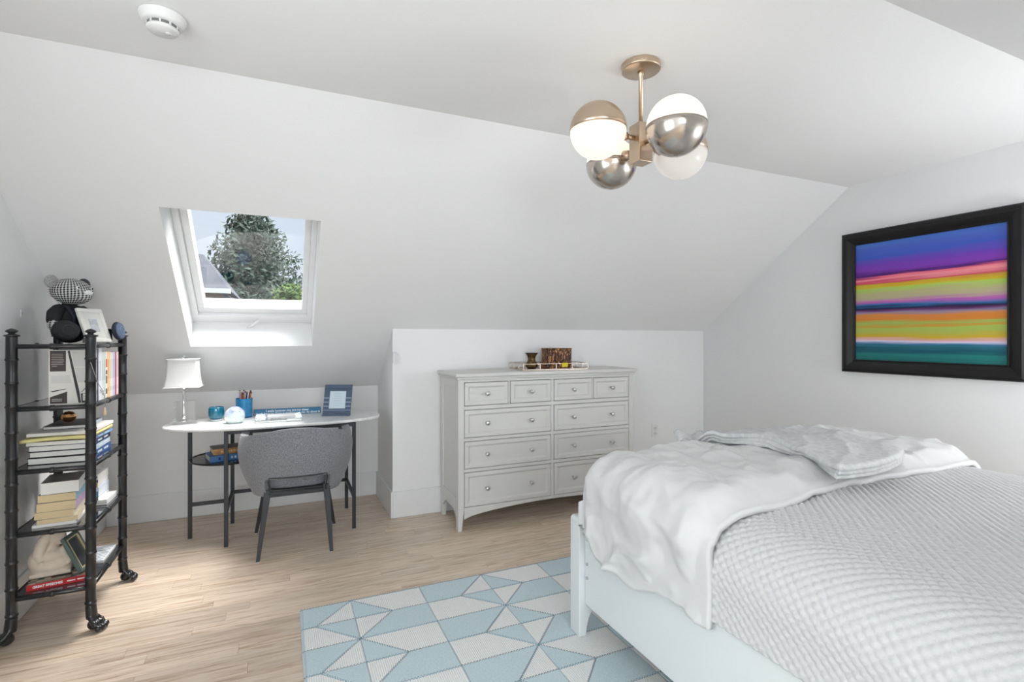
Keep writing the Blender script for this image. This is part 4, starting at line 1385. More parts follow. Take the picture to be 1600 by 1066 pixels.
# ---- top shelf: bear and white photo frame
ZT = SHZ[0]
def check_mat():
    m, nt, b = nmat('houndstooth')
    L = nt.links
    tc = nt.nodes.new('ShaderNodeTexCoord')
    se = nt.nodes.new('ShaderNodeSeparateXYZ'); L.new(tc.outputs['Object'], se.inputs[0])
    def op(o_, a_, b_=None):
        n = nt.nodes.new('ShaderNodeMath'); n.operation = o_
        for i, q in enumerate((a_, b_)):
            if q is None: continue
            if isinstance(q, (int, float)): n.inputs[i].default_value = q
            else: L.new(q, n.inputs[i])
        return n.outputs[0]
    ang = op('ARCTAN2', se.outputs['X'], se.outputs['Y'])
    w1 = op('SINE', op('MULTIPLY', ang, 44.0))
    w2 = op('SINE', op('MULTIPLY', se.outputs['Z'], 760.0))
    f = op('MULTIPLY_ADD', op('ADD', w1, w2), 0.25)
    f.node.inputs[2].default_value = 0.5
    rp = nt.nodes.new('ShaderNodeValToRGB')
    set_ramp(rp, ((0.38, srgb(48, 49, 52)), (0.62, srgb(206, 206, 204))))
    L.new(f, rp.inputs[0]); L.new(rp.outputs[0], b.inputs['Base Color'])
    b.inputs['Roughness'].default_value = 0.95; b.inputs['Specular IOR Level'].default_value = 0.1
    return m
M_hound = check_mat()
M_black = mat(srgb(26, 27, 31), 0.75, bump=0.2, scale=150)
M_denim = mat(srgb(44, 48, 60), 0.85, bump=0.2, scale=220)
M_ear = tweed('bear_ear_cloth', srgb(60, 61, 64), srgb(206, 206, 204), 330)
bear = thing('teddy_bear', 'houndstooth teddy bear in dark overalls sitting on the rack top', 'teddy bear', (-0.950, 3.165, ZT + 0.001), (0, 0, radians(-30)))
# local +x is where the bear faces
by = MB()
by.ball((0.0, 0, 0.070), (0.060, 0.072, 0.070), 20)
by.ball((0.0, 0, 0.130), (0.048, 0.060, 0.065), 20)
by.ball((0.0, 0, 0.175), (0.030, 0.036, 0.035), 16)
by.build('body', M_black, bear, smooth=True, remesh=0.005)
ov_ = MB()
ov_.ball((0.002, 0, 0.060), (0.064, 0.077, 0.060), 20)
ov_.build('overalls', M_denim, bear, smooth=True)
for s in (-1, 1):
    MB().tube([(0.058, s * 0.028, 0.09), (0.056, s * 0.032, 0.13), (0.032, s * 0.040, 0.172), (-0.01, s * 0.04, 0.183), (-0.045, s * 0.03, 0.14)], 0.007, 8).build('strap', M_denim, bear, smooth=True)
hd = MB()
hd.ball((0.014, 0, 0.250), (0.080, 0.088, 0.064), 24, Matrix.Rotation(radians(8), 3, 'Y'))
hd.ball((0.072, 0, 0.232), (0.034, 0.042, 0.034), 18)
head = hd.build('head', M_hound, bear, smooth=True, remesh=0.004)
for s in (-1, 1):
    MB().ball((-0.006, s * 0.082, 0.292), (0.014, 0.034, 0.032), 18).build('ear', M_ear if s < 0 else mat(srgb(70, 72, 78), 0.9), head, smooth=True)
    MB().ball((0.084, s * 0.036, 0.266), (0.004, 0.0075, 0.0075), 12).build('eye_white', mat((0.8, 0.8, 0.8), 0.5), head, smooth=True)
    MB().ball((0.0875, s * 0.036, 0.266), (0.003, 0.0045, 0.0045), 12).build('pupil', mat((0.01, 0.01, 0.01), 0.1), head, smooth=True)
MB().ball((0.104, 0, 0.244), (0.009, 0.022, 0.012), 16).build('nose', mat((0.82, 0.82, 0.82), 0.8), head, smooth=True)
for s in (-1, 1):
    ar = MB().tube([(0.0, s * 0.050, 0.165), (0.012, s * 0.085, 0.140), (0.030, s * 0.108, 0.105), (0.036, s * 0.112, 0.095)], [0.028, 0.030, 0.026, 0.022], 14)
    ar.build('arm', M_black, bear, smooth=True, remesh=0.005)
    MB().ball((0.044, s * 0.116, 0.084), (0.027, 0.022, 0.026), 16).build('paw', M_hound, bear, smooth=True)
    lg = MB().tube([(0.03, s * 0.045, 0.038), (0.075, s * 0.085, 0.038), (0.108, s * 0.122, 0.042)], [0.036, 0.036, 0.030], 14)
    lg.build('leg', M_black, bear, smooth=True)
    c_ = Vector((0.128, s * 0.138, 0.060)); di = Vector((0.75, s * 0.35 if s > 0 else s * 0.1, 0.12)).normalized()
    qm = di.to_track_quat('Z', 'Y').to_matrix()
    ft = MB().ball(c_, (0.060, 0.048, 0.018), 20, qm).build('foot', M_black if s < 0 else M_denim, bear, smooth=True)
    so_ = MB()
    so_.ball(c_ + di * 0.011, (0.055, 0.043, 0.009), 20, qm)
    so_.build('sole', mat(srgb(34, 35, 38), 0.8, bump=0.4, scale=90) if s < 0 else mat(srgb(86, 104, 130), 0.75, bump=0.4, scale=90), ft, smooth=True)
    ringp = [c_ + di * 0.0195 + qm @ Vector((0.027 * cos(t * PI / 12), 0.022 * sin(t * PI / 12), 0)) for t in range(25)]
    MB().tube(ringp, 0.0016, 6).build('sole_ring', mat(srgb(50, 52, 58), 0.7) if s < 0 else mat(srgb(130, 148, 170), 0.7), ft, smooth=True)
wf_ = thing('photo_frame', 'white picture frame leaning against the teddy bear', 'photo frame', (-0.815, 3.105, ZT + 0.001), (0, 0, radians(62)))
TL2 = Matrix.Rotation(radians(-20), 4, 'X')
M_fw = mat(srgb(228, 226, 220), 0.4)
fm = MB()
a_, h_ = 0.068, 0.178
for (x0, x1, z0, z1) in ((-a_, a_, 0.003, 0.024), (-a_, a_, h_ - 0.021, h_), (-a_, -a_ + 0.021, 0.024, h_ - 0.021), (a_ - 0.021, a_, 0.024, h_ - 0.021)):
    fm.box(x0, x1, -0.007, 0.007, z0, z1, TL2)
fm.build('frame', M_fw, wf_, bevel=0.003)
MB().box(-a_ + 0.018, a_ - 0.018, -0.003, 0.0, 0.022, h_ - 0.019, TL2).build('mat_board', mat(srgb(222, 221, 216), 0.8), wf_)
MB().box(-0.022, 0.022, -0.0045, -0.003, 0.058, h_ - 0.056, TL2).build('picture', mat(srgb(190, 192, 196), 0.6, var=0.15, scale=60), wf_)
MB().box(-0.016, 0.016, -0.0012, 0.0012, 0.0, 0.11, Matrix.Translation((0, 0.075, 0.002)) @ Matrix.Rotation(radians(14), 4, 'X')).build('easel_back', mat(srgb(190, 188, 180), 0.7), wf_)

# ---- second shelf: upright books, spines to the room
ZB = SHZ[1] + 0.0005
UPB = [  # y0, y1, height, depth, spine colour, words
    (2.888, 2.950, 0.240, 0.150, (40, 40, 42), 'thick book with black and white back cover at the row\'s near end', False),
    (2.951, 2.962, 0.238, 0.146, (236, 236, 238), 'thin white book beside the black and white book', True),
    (2.963, 2.985, 0.240, 0.146, (62, 66, 96), 'navy book standing in the row on the rack', False),
    (2.986, 3.034, 0.244, 0.146, (236, 238, 242), 'wide white book standing beside the navy book', False),
    (3.035, 3.058, 0.226, 0.146, (228, 226, 222), 'ivory paperback standing after the wide white book', True),
    (3.059, 3.092, 0.228, 0.146, (204, 222, 220), 'pale mint book standing in the row on the rack', False),
    (3.093, 3.118, 0.226, 0.146, (238, 232, 224), 'cream book with red and black spine title', True),
    (3.119, 3.158, 0.226, 0.146, (244, 190, 140), 'orange book standing in the row on the rack', True),
    (3.159, 3.186, 0.222, 0.146, (222, 222, 196), 'pale yellow book beside the orange book', True),
    (3.187, 3.206, 0.220, 0.146, (226, 228, 230), 'slim pale grey book before the lavender book', True),
    (3.207, 3.246, 0.222, 0.146, (202, 192, 220), 'lavender book standing in the row on the rack', True),
    (3.247, 3.270, 0.222, 0.146, (158, 72, 84), 'dark red book beside the lavender book', True),
    (3.271, 3.306, 0.220, 0.146, (240, 214, 212), 'pinkish white book at the far end of the row', True),
]
for i, (y0, y1, hgt, dep, col, words, soft) in enumerate(UPB):
    xs = -0.789
    b = book('upright_book', words, (xs - dep / 2, (y0 + y1) / 2, ZB), hgt, dep, y1 - y0, cm(*(col if i else (222, 219, 212))), M_page_w, upright=True, group='upright books on the rack', spine=cm(*col), soft=soft)
    # spine details in local coords: spine face at local y=-dep/2, x up
    ys = -dep / 2
    T = y1 - y0
    if i == 0:
        def pp(mb_or_poly, name, m_, zoff=0.0006):
            # poly on the near cover (local z = +T/2), coords (height, depth from the spine edge)
            MB().prism(mb_or_poly, T / 2, T / 2 + zoff).build(name, m_, b)
        W = dep
        def yv(f): return W / 2 - f * W       # f = 0 at the fore edge (wall side), 1 at the spine
        dk_ = cm(66, 58, 56); gr = cm(206, 204, 199); bk = cm(46, 44, 44)
        pp([(0.145, yv(0.03)), (0.236, yv(0.03)), (0.236, yv(0.40)), (0.145, yv(0.40))], 'print_panel', dk_)
        pp([(0.003, yv(0.03)), (0.003, yv(0.43)), (0.055, yv(0.43)), (0.032, yv(0.03))], 'print_panel', dk_)
        pp([(0.058, yv(0.03)), (0.054, yv(0.10)), (0.066, yv(0.40)), (0.068, yv(0.40))], 'print_panel', bk)
        pp([(0.236, yv(0.44)), (0.236, yv(0.49)), (0.052, yv(0.72)), (0.003, yv(0.76)), (0.003, yv(0.70))], 'print_stripe', bk)
        pp([(0.232, yv(0.54)), (0.232, yv(0.97)), (0.165, yv(0.97)), (0.165, yv(0.59))], 'print_panel', gr)
        pp([(0.160, yv(0.61)), (0.160, yv(0.97)), (0.094, yv(0.97)), (0.094, yv(0.68))], 'print_panel', gr)
        pp([(0.082, yv(0.97)), (0.088, yv(0.97)), (0.052, yv(0.76)), (0.046, yv(0.74))], 'print_stripe', bk)
        pp([(0.126, yv(0.05)), (0.126, yv(0.48)), (0.092, yv(0.54)), (0.092, yv(0.05))], 'print_panel', gr)
        pp([(0.003, yv(0.77)), (0.044, yv(0.75)), (0.050, yv(0.98)), (0.003, yv(0.98))], 'print_panel', bk)
        pp([(0.012, yv(0.80)), (0.044, yv(0.80)), (0.044, yv(0.95)), (0.012, yv(0.95))], 'print_panel', gr, 0.0009)
        for k in range(8):
            wd = (0.34, 0.34, 0.33, 0.35, 0.36, 0.33, 0.34, 0.20)[k]
            h0 = 0.220 - k * 0.0075
            pp([(h0, yv(0.07)), (h0 + 0.0022, yv(0.07)), (h0 + 0.0022, yv(wd)), (h0, yv(wd))], 'print_line', cm(170, 160, 154), 0.0010)
        for k in range(2):
            h0 = 0.020 - k * 0.007
            pp([(h0, yv(0.07)), (h0 + 0.003, yv(0.07)), (h0 + 0.003, yv(0.32)), (h0, yv(0.30))], 'print_line', cm(190, 182, 176), 0.0010)
        for k in range(6):
            MB().box(0.03 + k * 0.032, 0.048 + k * 0.032, ys - 0.0012, ys - 0.0004, -T * 0.3, T * 0.3 * (0.2 + 0.15 * k)).build('spine_print', cm(196, 194, 190), b)
    elif i == 6:
        for (h0, h1, c_) in ((0.15, 0.19, (206, 84, 60)), (0.115, 0.135, (50, 46, 48)), (0.07, 0.108, (90, 84, 84)), (0.02, 0.045, (40, 40, 44))):
            MB().box(h0, h1, ys - 0.0012, ys - 0.0004, -T * 0.35, T * 0.35).build('spine_print', cm(*c_), b)
    else:
        for (h0, h1) in ((0.03, 0.05), (0.09, 0.185)):
            MB().box(h0, h1, ys - 0.0011, ys - 0.0004, -T * 0.14, T * 0.14).build('spine_print', cm(*[int(c * 0.86) for c in col]), b)
# cord with a tassel hung round the near post
tz = thing('tassel_cord', 'thin grey cord with beige tassel hung on the rack post', 'tassel', (RAX1, RAY0, 0))
MB().tube([(0.006, -0.0245, 1.19), (0.016, -0.022, 1.15), (0.030, -0.006, 1.09), (0.034, 0.03, 1.06), (0.036, 0.052, 1.03), (0.033, 0.075, 0.99), (0.030, 0.078, 0.976)], 0.0014, 6).build('cord', cm(150, 148, 146), tz, smooth=True)
for k in range(5):
    MB().ball((0.034 + 0.003 * (k % 2), 0.022 + 0.006 * k, 1.062 - 0.005 * k), 0.006, 8).build('bead', mat((0.75, 0.75, 0.76), 0.25), tz, smooth=True)
MB().lathe([(0.0, 0.0), (0.007, 0.002), (0.0065, 0.020), (0.003, 0.028), (0.005, 0.034), (0.0, 0.038)], 12, (0.030, 0.078, 0.940)).build('tassel', cm(226, 202, 168), tz, smooth=True)

# ---- third shelf: flat stack of big books
ZB = SHZ[2] + 0.0005
ST3 = [
    (0.030, (28, 30, 36), 0.330, 0.212, 'large black-covered book at the bottom of the flat stack', (64, 96, 150)),
    (0.026, (26, 28, 32), 0.325, 0.212, 'large black-covered book second from the bottom of the flat stack', (190, 206, 224)),
    (0.026, (30, 32, 38), 0.325, 0.212, 'large black-covered book third from the bottom of the flat stack', (46, 62, 92)),
    (0.016, (226, 224, 216), 0.335, 0.215, 'bent white magazine under the pale yellow folder', (120, 160, 206)),
]
z = ZB
YC3 = 3.088
for i, (t, col, L_, W_, words, scol) in enumerate(ST3):
    b = book('art_book', words, (-0.916, YC3 + 0.004 * (i % 2), z), L_, W_, t, cm(*col), M_page_w, PI / 2 + radians((-1, 1, 0, -2)[i]), group='flat stack of large books on the rack', spine=cm(*scol), soft=(i == 3))
    for k in range(3):
        MB().box(-0.12 + k * 0.09, -0.06 + k * 0.09, -W_ / 2 - 0.0010, -W_ / 2 - 0.0004, t * 0.35, t * 0.65).build('spine_print', cm(214, 220, 228), b)
    z += t + 0.0004
fo = MB()
fo.grid(lambda u, v: (-1.045 + 0.245 * u, 2.905 + 0.345 * v, z + 0.0175 + 0.005 * sin(u * 3.1) * (1 - v) - 0.004 * (1 - u) * (1 - v)), 16, 16)
fo_ = fo.build('paper_folder', mat(srgb(232, 220, 150), 0.7), None, smooth=True, solid=0.0125)
tag(fo_, 'pale yellow paper folder lying across the flat stack of books', 'folder')
fp = MB().box(-0.115, 0.115, -0.165, 0.165, 0, 0.014).build('paper_stack', M_page_w, None); fp.location = (-0.915, 3.098, z + 0.0235)
tag(fp, 'sheaf of white paper on the yellow folder', 'paper')
b = book('art_book', 'white book with dark edges at the top of the flat stack', (-0.925, 3.14, z + 0.038), 0.235, 0.165, 0.016, cm(70, 70, 72), M_page_w, PI / 2 + radians(2), group='flat stack of large books on the rack', spine=cm(206, 216, 232))
gb = MB()
gb.ball((0, 0, 0), (0.030, 0.030, 0.027), 12)
gbo = gb.build('gold_ornament', mat(srgb(236, 180, 120), 0.22, 1.0), None, smooth=False)
gbo.location = (-0.945, 3.14, z + 0.038 + 0.016 + 0.027)
tag(gbo, 'faceted copper-gold ornament ball on top of the flat stack', 'ornament')

# ---- fourth shelf: two paperback piles
ZB = SHZ[3] + 0.0005
z = ZB
PA = [
    (0.012, (236, 234, 228), 0.205, 0.150, 'white paperback at the bottom of the thick pile', M_page_w, (232, 230, 226)),
    (0.020, (190, 178, 160), 0.195, 0.140, 'tan-edged paperback second in the thick pile', M_page_c, (236, 226, 200)),
    (0.030, (206, 190, 150), 0.190, 0.135, 'cream-edged paperback third in the thick pile', M_page_c, (238, 228, 204)),
    (0.040, (90, 84, 80), 0.190, 0.135, 'thick paperback with lilac spine in the pile', M_page_c, (206, 176, 208)),
    (0.034, (150, 140, 120), 0.185, 0.130, 'thick paperback with pale blue spine in the pile', M_page_c, (150, 198, 214)),
    (0.052, (150, 138, 130), 0.180, 0.128, 'fat novel with taupe cover on top of the pile', M_page_w, (238, 238, 238)),
]
for i, (t, col, L_, W_, words, pg, scol) in enumerate(PA):
    b = book('paperback_book', words, (-0.925 + (0.0, 0.004, -0.002, 0.003, 0.006, 0.010)[i], 2.985, z), L_, W_, t, cm(*col), pg, PI / 2 + radians((4, 8, 4, 6, 5, 8)[i]), group='paperback pile on the rack', spine=cm(*scol), soft=True)
    z += t + 0.0004
z = ZB
PB = [
    (0.012, (40, 42, 46), 0.170, 0.150, 'thin dark-edged book at the bottom of the slim pile', (226, 226, 226)),
    (0.014, (230, 230, 228), 0.170, 0.150, 'thin white book second in the slim pile', (236, 236, 236)),
    (0.016, (70, 76, 80), 0.165, 0.120, 'slim charcoal book in the slim pile', (230, 232, 236)),
    (0.026, (60, 140, 190), 0.165, 0.118, 'bright blue paperback in the slim pile', (226, 232, 242)),
    (0.020, (196, 214, 226), 0.165, 0.120, 'pale blue paperback in the slim pile', (222, 230, 242)),
    (0.022, (190, 140, 80), 0.160, 0.115, 'orange-brown paperback in the slim pile', (238, 238, 238)),
    (0.014, (60, 70, 100), 0.160, 0.115, 'thin navy paperback in the slim pile', (236, 236, 236)),
    (0.026, (240, 240, 240), 0.160, 0.115, 'white paperback at the top of the slim pile', (240, 238, 232)),
]
for i, (t, col, L_, W_, words, scol) in enumerate(PB):
    xx = -0.872 if i < 2 else -0.890
    b = book('slim_book', words, (xx, 3.228 - 0.003 * (i % 3), z), L_, W_, t, cm(*col), cm(*col) if i > 1 else M_page_w, PI / 2, group='slim book pile on the rack', spine=cm(*scol), soft=True)
    z += t + 0.0004

# ---- bottom shelf: red book, statue, frame, striped magazine
ZB = SHZ[4] + 0.0005
def mosaic_mat():
    m, nt, b = nmat('dark_photo_cover')
    L = nt.links
    tc = nt.nodes.new('ShaderNodeTexCoord')
    vo = nt.nodes.new('ShaderNodeTexVoronoi'); vo.inputs['Scale'].default_value = 42; vo.distance = 'CHEBYCHEV'; vo.inputs['Randomness'].default_value = 0.4
    L.new(tc.outputs['Object'], vo.inputs['Vector'])
    se = nt.nodes.new('ShaderNodeSeparateColor'); L.new(vo.outputs['Color'], se.inputs[0])
    rp = nt.nodes.new('ShaderNodeValToRGB')
    set_ramp(rp, ((0.0, srgb(52, 46, 44)), (0.3, srgb(128, 92, 80)), (0.5, srgb(86, 100, 92)), (0.7, srgb(60, 58, 62)), (0.9, srgb(176, 160, 140))))
    L.new(se.outputs[0], rp.inputs[0]); L.new(rp.outputs[0], b.inputs['Base Color'])
    b.inputs['Roughness'].default_value = 0.25
    return m
rb = book('red_book', 'red-spined large book with dark photo cover on the lowest shelf', (-0.922, 2.985, ZB), 0.210, 0.185, 0.026, mosaic_mat(), M_page_w, radians(9), spine=cm(186, 40, 42))
text_part('spine_title', 'GREAT SPEECHES', 0.014, M_wt, rb, (-0.035, -0.0932, 0.013), (PI / 2, 0, 0), width=0.10)
for k in range(2):
    MB().box(0.030 + k * 0.035, 0.058 + k * 0.035, -0.0933, -0.0928, 0.0105, 0.0155).build('spine_print', M_wt, rb)
# statue on the red book
zs = ZB + 0.0265
M_stone = mat(srgb(218, 203, 186), 0.7, var=0.06, scale=18, bump=0.1)
sta = MB()
sta.ball((0, 0, 0.040), (0.078, 0.050, 0.042), 24)
sta.ball((-0.012, 0, 0.082), (0.066, 0.048, 0.040), 24)
sta.ball((-0.046, -0.012, 0.070), (0.036, 0.036, 0.050), 18)
sta.ball((0.044, 0.006, 0.070), (0.036, 0.036, 0.048), 18)
sta.ball((-0.006, 0, 0.120), (0.030, 0.030, 0.030), 18)
sta.ball((0.004, 0, 0.165), (0.034, 0.034, 0.037), 20, Matrix.Rotation(radians(25), 3, 'Y'))
sta.ball((0.026, 0, 0.156), (0.022, 0.024, 0.028), 18, Matrix.Rotation(radians(35), 3, 'Y'))
sta.ball((0.047, 0, 0.150), (0.008, 0.006, 0.010), 10)
sta.ball((0.036, 0, 0.130), (0.010, 0.012, 0.009), 10)
sta.tube([(-0.006, -0.014, 0.188), (-0.022, -0.024, 0.165), (-0.034, -0.028, 0.130), (-0.040, -0.034, 0.100), (-0.030, -0.040, 0.070)], [0.020, 0.023, 0.024, 0.022, 0.014], 14)
sta.tube([(-0.006, 0.014, 0.188), (-0.022, 0.024, 0.165), (-0.034, 0.028, 0.130), (-0.044, 0.030, 0.095)], [0.020, 0.023, 0.024, 0.018], 14)
sta.tube([(0.056, 0.010, 0.085), (0.072, -0.006, 0.060), (0.062, -0.030, 0.050), (0.046, -0.026, 0.085), (0.040, -0.012, 0.118)], [0.024, 0.022, 0.018, 0.014, 0.012], 12)
sta.box(-0.072, 0.072, -0.044, 0.044, 0.0, 0.018)
sto = sta.build('stone_bust', M_stone, None, smooth=True, remesh=0.0032)
sto.location = (-0.958, 2.985, zs + 0.002); sto.rotation_euler = (0, 0, radians(8))
tag(sto, 'cream stone bust of a bowed long-haired woman on the red book', 'statue')
# leaning photo frame
gf = thing('photo_frame', 'dark green and gold photo frame leaning on the lowest shelf', 'photo frame', (-0.830, 2.990, zs), (0, 0, radians(84)))
TL3 = Matrix.Rotation(radians(-24), 4, 'X')
a_, h_ = 0.064, 0.178
fm = MB()
for (x0, x1, z0, z1) in ((-a_, a_, 0.003, 0.018), (-a_, a_, h_ - 0.015, h_), (-a_, -a_ + 0.015, 0.018, h_ - 0.015), (a_ - 0.015, a_, 0.018, h_ - 0.015)):
    fm.box(x0, x1, -0.008, 0.008, z0, z1, TL3)
fm.build('frame', cm(88, 104, 98), gf, bevel=0.002)
fm = MB()
for (x0, x1, z0, z1) in ((-0.05, 0.05, 0.017, 0.022), (-0.05, 0.05, h_ - 0.019, h_ - 0.014), (-0.05, -0.045, 0.022, h_ - 0.019), (0.045, 0.05, 0.022, h_ - 0.019)):
    fm.box(x0, x1, -0.0085, -0.002, z0, z1, TL3)
fm.build('gilt_slip', mat(srgb(214, 204, 160), 0.35, 0.3), gf)
MB().box(-0.048, 0.048, -0.002, 0.003, 0.019, h_ - 0.016, TL3).build('picture', mat(srgb(62, 66, 72), 0.12, var=0.3, scale=18), gf)
MB().box(-0.015, 0.015, -0.0012, 0.0012, 0.0, 0.105, Matrix.Translation((0, 0.084, 0.002)) @ Matrix.Rotation(radians(16), 4, 'X')).build('easel_back', cm(150, 80, 70), gf)
# striped magazine
mg = thing('striped_magazine', 'white magazine with wavy black stripes at the lowest shelf\'s far end', 'magazine', (-0.880, 3.205, ZB))
MB().box(-0.085, 0.080, -0.105, 0.105, 0.0, 0.011).build('pages', M_page_w, mg)
MB().box(-0.087, 0.082, -0.107, 0.107, 0.011, 0.0125).build('cover', cm(226, 230, 236), mg)
for k in range(11):
    y0 = -0.097 + k * 0.0185
    pts = [(x, y0 + 0.006 * sin(x * 60 + k)) for x in [-0.08 + 0.155 * i / 10 for i in range(11)]]
    poly = pts + [(x, y_ + 0.0045) for x, y_ in reversed(pts)]
    MB().prism(poly, 0.0125, 0.0131).build('stripe', cm(70, 78, 96), mg)

# ================================================================ ceiling light
M_sat = mat(srgb(206, 186, 164), 0.30, 1.0)
M_sat2 = mat(srgb(196, 188, 180), 0.20, 1.0)
M_opal = mat((0.30, 0.28, 0.25), 0.25, emit=(1.0, 0.85, 0.70), emit_s=0.88)
M_opal_dim = mat((0.45, 0.44, 0.42), 0.15, emit=(1.0, 0.93, 0.86), emit_s=0.34)
FX, FY = 1.272, 1.622
lt = thing('ceiling_light', 'brushed metal ceiling light with four half-frosted globes', 'ceiling light', (FX, FY, ZC))
MB().lathe([(0.0, -0.026), (0.070, -0.026), (0.075, -0.023), (0.076, -0.001), (0.0, -0.001)], 48).build('canopy', M_sat, lt, smooth=True, bevel=0.002)
MB().lathe([(0.013, -0.026), (0.013, -0.042), (0.009, -0.046), (0.009, -0.24)], 20).build('stem', M_sat, lt, smooth=True)
MB().box(-0.032, 0.032, -0.032, 0.032, -0.385, -0.235).build('hub_block', M_sat, lt, bevel=0.002)
GR = 0.106
def half(c, up, m_, name, par, r):
    prof = []
    for i in range(13):
        a = PI / 2 * i / 12
        prof.append((r * cos(a) if i < 12 else 0.0, r * sin(a)))
    mb = MB().lathe(prof, 40)
    mb.f = [q for q in mb.f if len(q) == 4]
    mb.v = [(c[0] + p[0], c[1] + p[1], c[2] + (p[2] if up else -p[2])) for p in mb.v]
    return mb.build(name, m_, par, smooth=True, solid=0.003)
for (dx, dy, zc, metal_up, opal) in ((-1, 0, -0.290, True, M_opal), (0, -1, -0.312, False, M_opal), (0, 1, -0.325, False, M_opal), (1, 0, -0.315, True, M_opal_dim)):
    c = (dx * 0.197, dy * 0.197, zc)
    g_ = half(c, metal_up, M_sat if metal_up else M_sat2, 'metal_half_globe', lt, GR)
    half(c, not metal_up, opal, 'glass_half_globe', lt, GR - 0.002)
    a = Vector((dx * 0.03, dy * 0.03, zc)); b = Vector((dx * (0.197 - GR + 0.006), dy * (0.197 - GR + 0.006), zc))
    MB().cyl(a, b, 0.010, n=16).build('arm', M_sat, lt, smooth=True)
    MB().cyl(a.lerp(b, 0.55), b, 0.014, 0.024, n=20).build('socket_cup', M_sat, lt, smooth=True)

# ================================================================ painting
def paint_mat():
    m, nt, b = nmat('abstract_stripes')
    L = nt.links
    tc = nt.nodes.new('ShaderNodeTexCoord')
    se = nt.nodes.new('ShaderNodeSeparateXYZ'); L.new(tc.outputs['Object'], se.inputs[0])
    # object coords: y along the wall, z up from canvas bottom; ranges set when built
    def noise_n(sc_, scale, det=3):
        mp = nt.nodes.new('ShaderNodeMapping'); mp.inputs['Scale'].default_value = sc_
        L.new(tc.outputs['Object'], mp.inputs[0])
        n = nt.nodes.new('ShaderNodeTexNoise'); n.inputs['Scale'].default_value = scale; n.inputs['Detail'].default_value = det
        L.new(mp.outputs[0], n.inputs['Vector'])
        return n.outputs['Fac']
    n1 = noise_n((1, 1.6, 14), 1.0, 2)
    n2 = noise_n((1, 1.2, 60), 1.0, 5)
    z01 = nt.nodes.new('ShaderNodeMath'); z01.operation = 'DIVIDE'; z01.inputs[1].default_value = 0.80
    L.new(se.outputs['Z'], z01.inputs[0])
    def madd(a, k, c):
        n = nt.nodes.new('ShaderNodeMath'); n.operation = 'MULTIPLY_ADD'
        L.new(a, n.inputs[0]); n.inputs[1].default_value = k
        if isinstance(c, float): n.inputs[2].default_value = c
        else: L.new(c, n.inputs[2])
        return n.outputs[0]
    # slight tilt of the upper bands across the width
    s1 = madd(n1, 0.075, -0.0375)
    s2 = madd(n2, 0.07, -0.035)
    a1 = nt.nodes.new('ShaderNodeMath'); a1.operation = 'ADD'; L.new(s1, a1.inputs[0]); L.new(s2, a1.inputs[1])
    a2 = nt.nodes.new('ShaderNodeMath'); a2.operation = 'ADD'; L.new(a1.outputs[0], a2.inputs[0]); L.new(z01.outputs[0], a2.inputs[1])
    rp = nt.nodes.new('ShaderNodeValToRGB')
    stops = [(0.0, (30, 104, 104)), (0.05, (34, 122, 120)), (0.085, (20, 84, 100)), (0.115, (40, 110, 128)), (0.135, (70, 120, 170)),
             (0.15, (222, 214, 236)), (0.17, (228, 176, 190)), (0.195, (208, 170, 40)), (0.23, (176, 182, 84)), (0.265, (164, 190, 90)), (0.29, (204, 150, 60)),
             (0.315, (150, 190, 96)), (0.34, (212, 130, 50)), (0.37, (214, 134, 66)), (0.395, (136, 132, 160)), (0.415, (110, 50, 110)), (0.432, (24, 28, 60)),
             (0.455, (50, 110, 170)), (0.485, (186, 96, 180)), (0.52, (182, 170, 140)), (0.56, (184, 178, 130)), (0.595, (170, 206, 90)), (0.625, (206, 176, 40)),
             (0.648, (200, 50, 90)), (0.675, (244, 150, 160)), (0.70, (230, 100, 130)), (0.716, (70, 30, 110)), (0.76, (130, 60, 176)), (0.81, (110, 66, 180)),
             (0.87, (62, 92, 190)), (0.94, (76, 100, 190)), (1.0, (72, 124, 204))]
    el = rp.color_ramp.elements
    el[0].position = 0.0; el[0].color = (*srgb(*stops[0][1]), 1)
    el[1].position = 1.0; el[1].color = (*srgb(*stops[-1][1]), 1)
    for p, c in stops[1:-1]:
        e = el.new(p); e.color = (*srgb(*c), 1)
    L.new(a2.outputs[0], rp.inputs[0]); L.new(rp.outputs[0], b.inputs['Base Color'])
    b.inputs['Roughness'].default_value = 0.5
    b.inputs['Specular IOR Level'].default_value = 0.3
    return m
PY0, PY1, PZ0, PZ1 = 1.380, 2.376, 1.058, 2.022
pt = thing('framed_painting', 'large abstract painting of bright colour bands in a black frame', 'painting', (XR, (PY0 + PY1) / 2, PZ0))
fwid = 0.088
hw_ = (PY1 - PY0) / 2
HH = PZ1 - PZ0
# frame moulding: cove profile swept with mitres; (inward distance, height off the wall)
fp_ = [(0.0, 0.0), (0.0, 0.030), (0.006, 0.037), (0.020, 0.042), (0.040, 0.041), (0.058, 0.034), (0.072, 0.024), (0.078, 0.022), (0.082, 0.026), (0.088, 0.024), (0.088, 0.0)]
M_pf = mat(srgb(18, 17, 19), 0.30, spec=0.45)
cor = [(-hw_, 0.0, 1, 1), (hw_, 0.0, -1, 1), (hw_, HH, -1, -1), (-hw_, HH, 1, -1)]
for i in range(4):
    a, b = cor[i], cor[(i + 1) % 4]
    mb = MB()
    va_ = [(-0.001 - h, a[0] + a[2] * d, a[1] + a[3] * d) for d, h in fp_]
    vb_ = [(-0.001 - h, b[0] + b[2] * d, b[1] + b[3] * d) for d, h in fp_]
    n = len(fp_)
    mb.add(va_ + vb_, [(j, j + 1, n + j + 1, n + j) for j in range(n - 1)] + [(0, n, 2 * n - 1, n - 1), tuple(range(n)), tuple(range(2 * n - 1, n - 1, -1))])
    mb.build('frame_side', M_pf, pt)
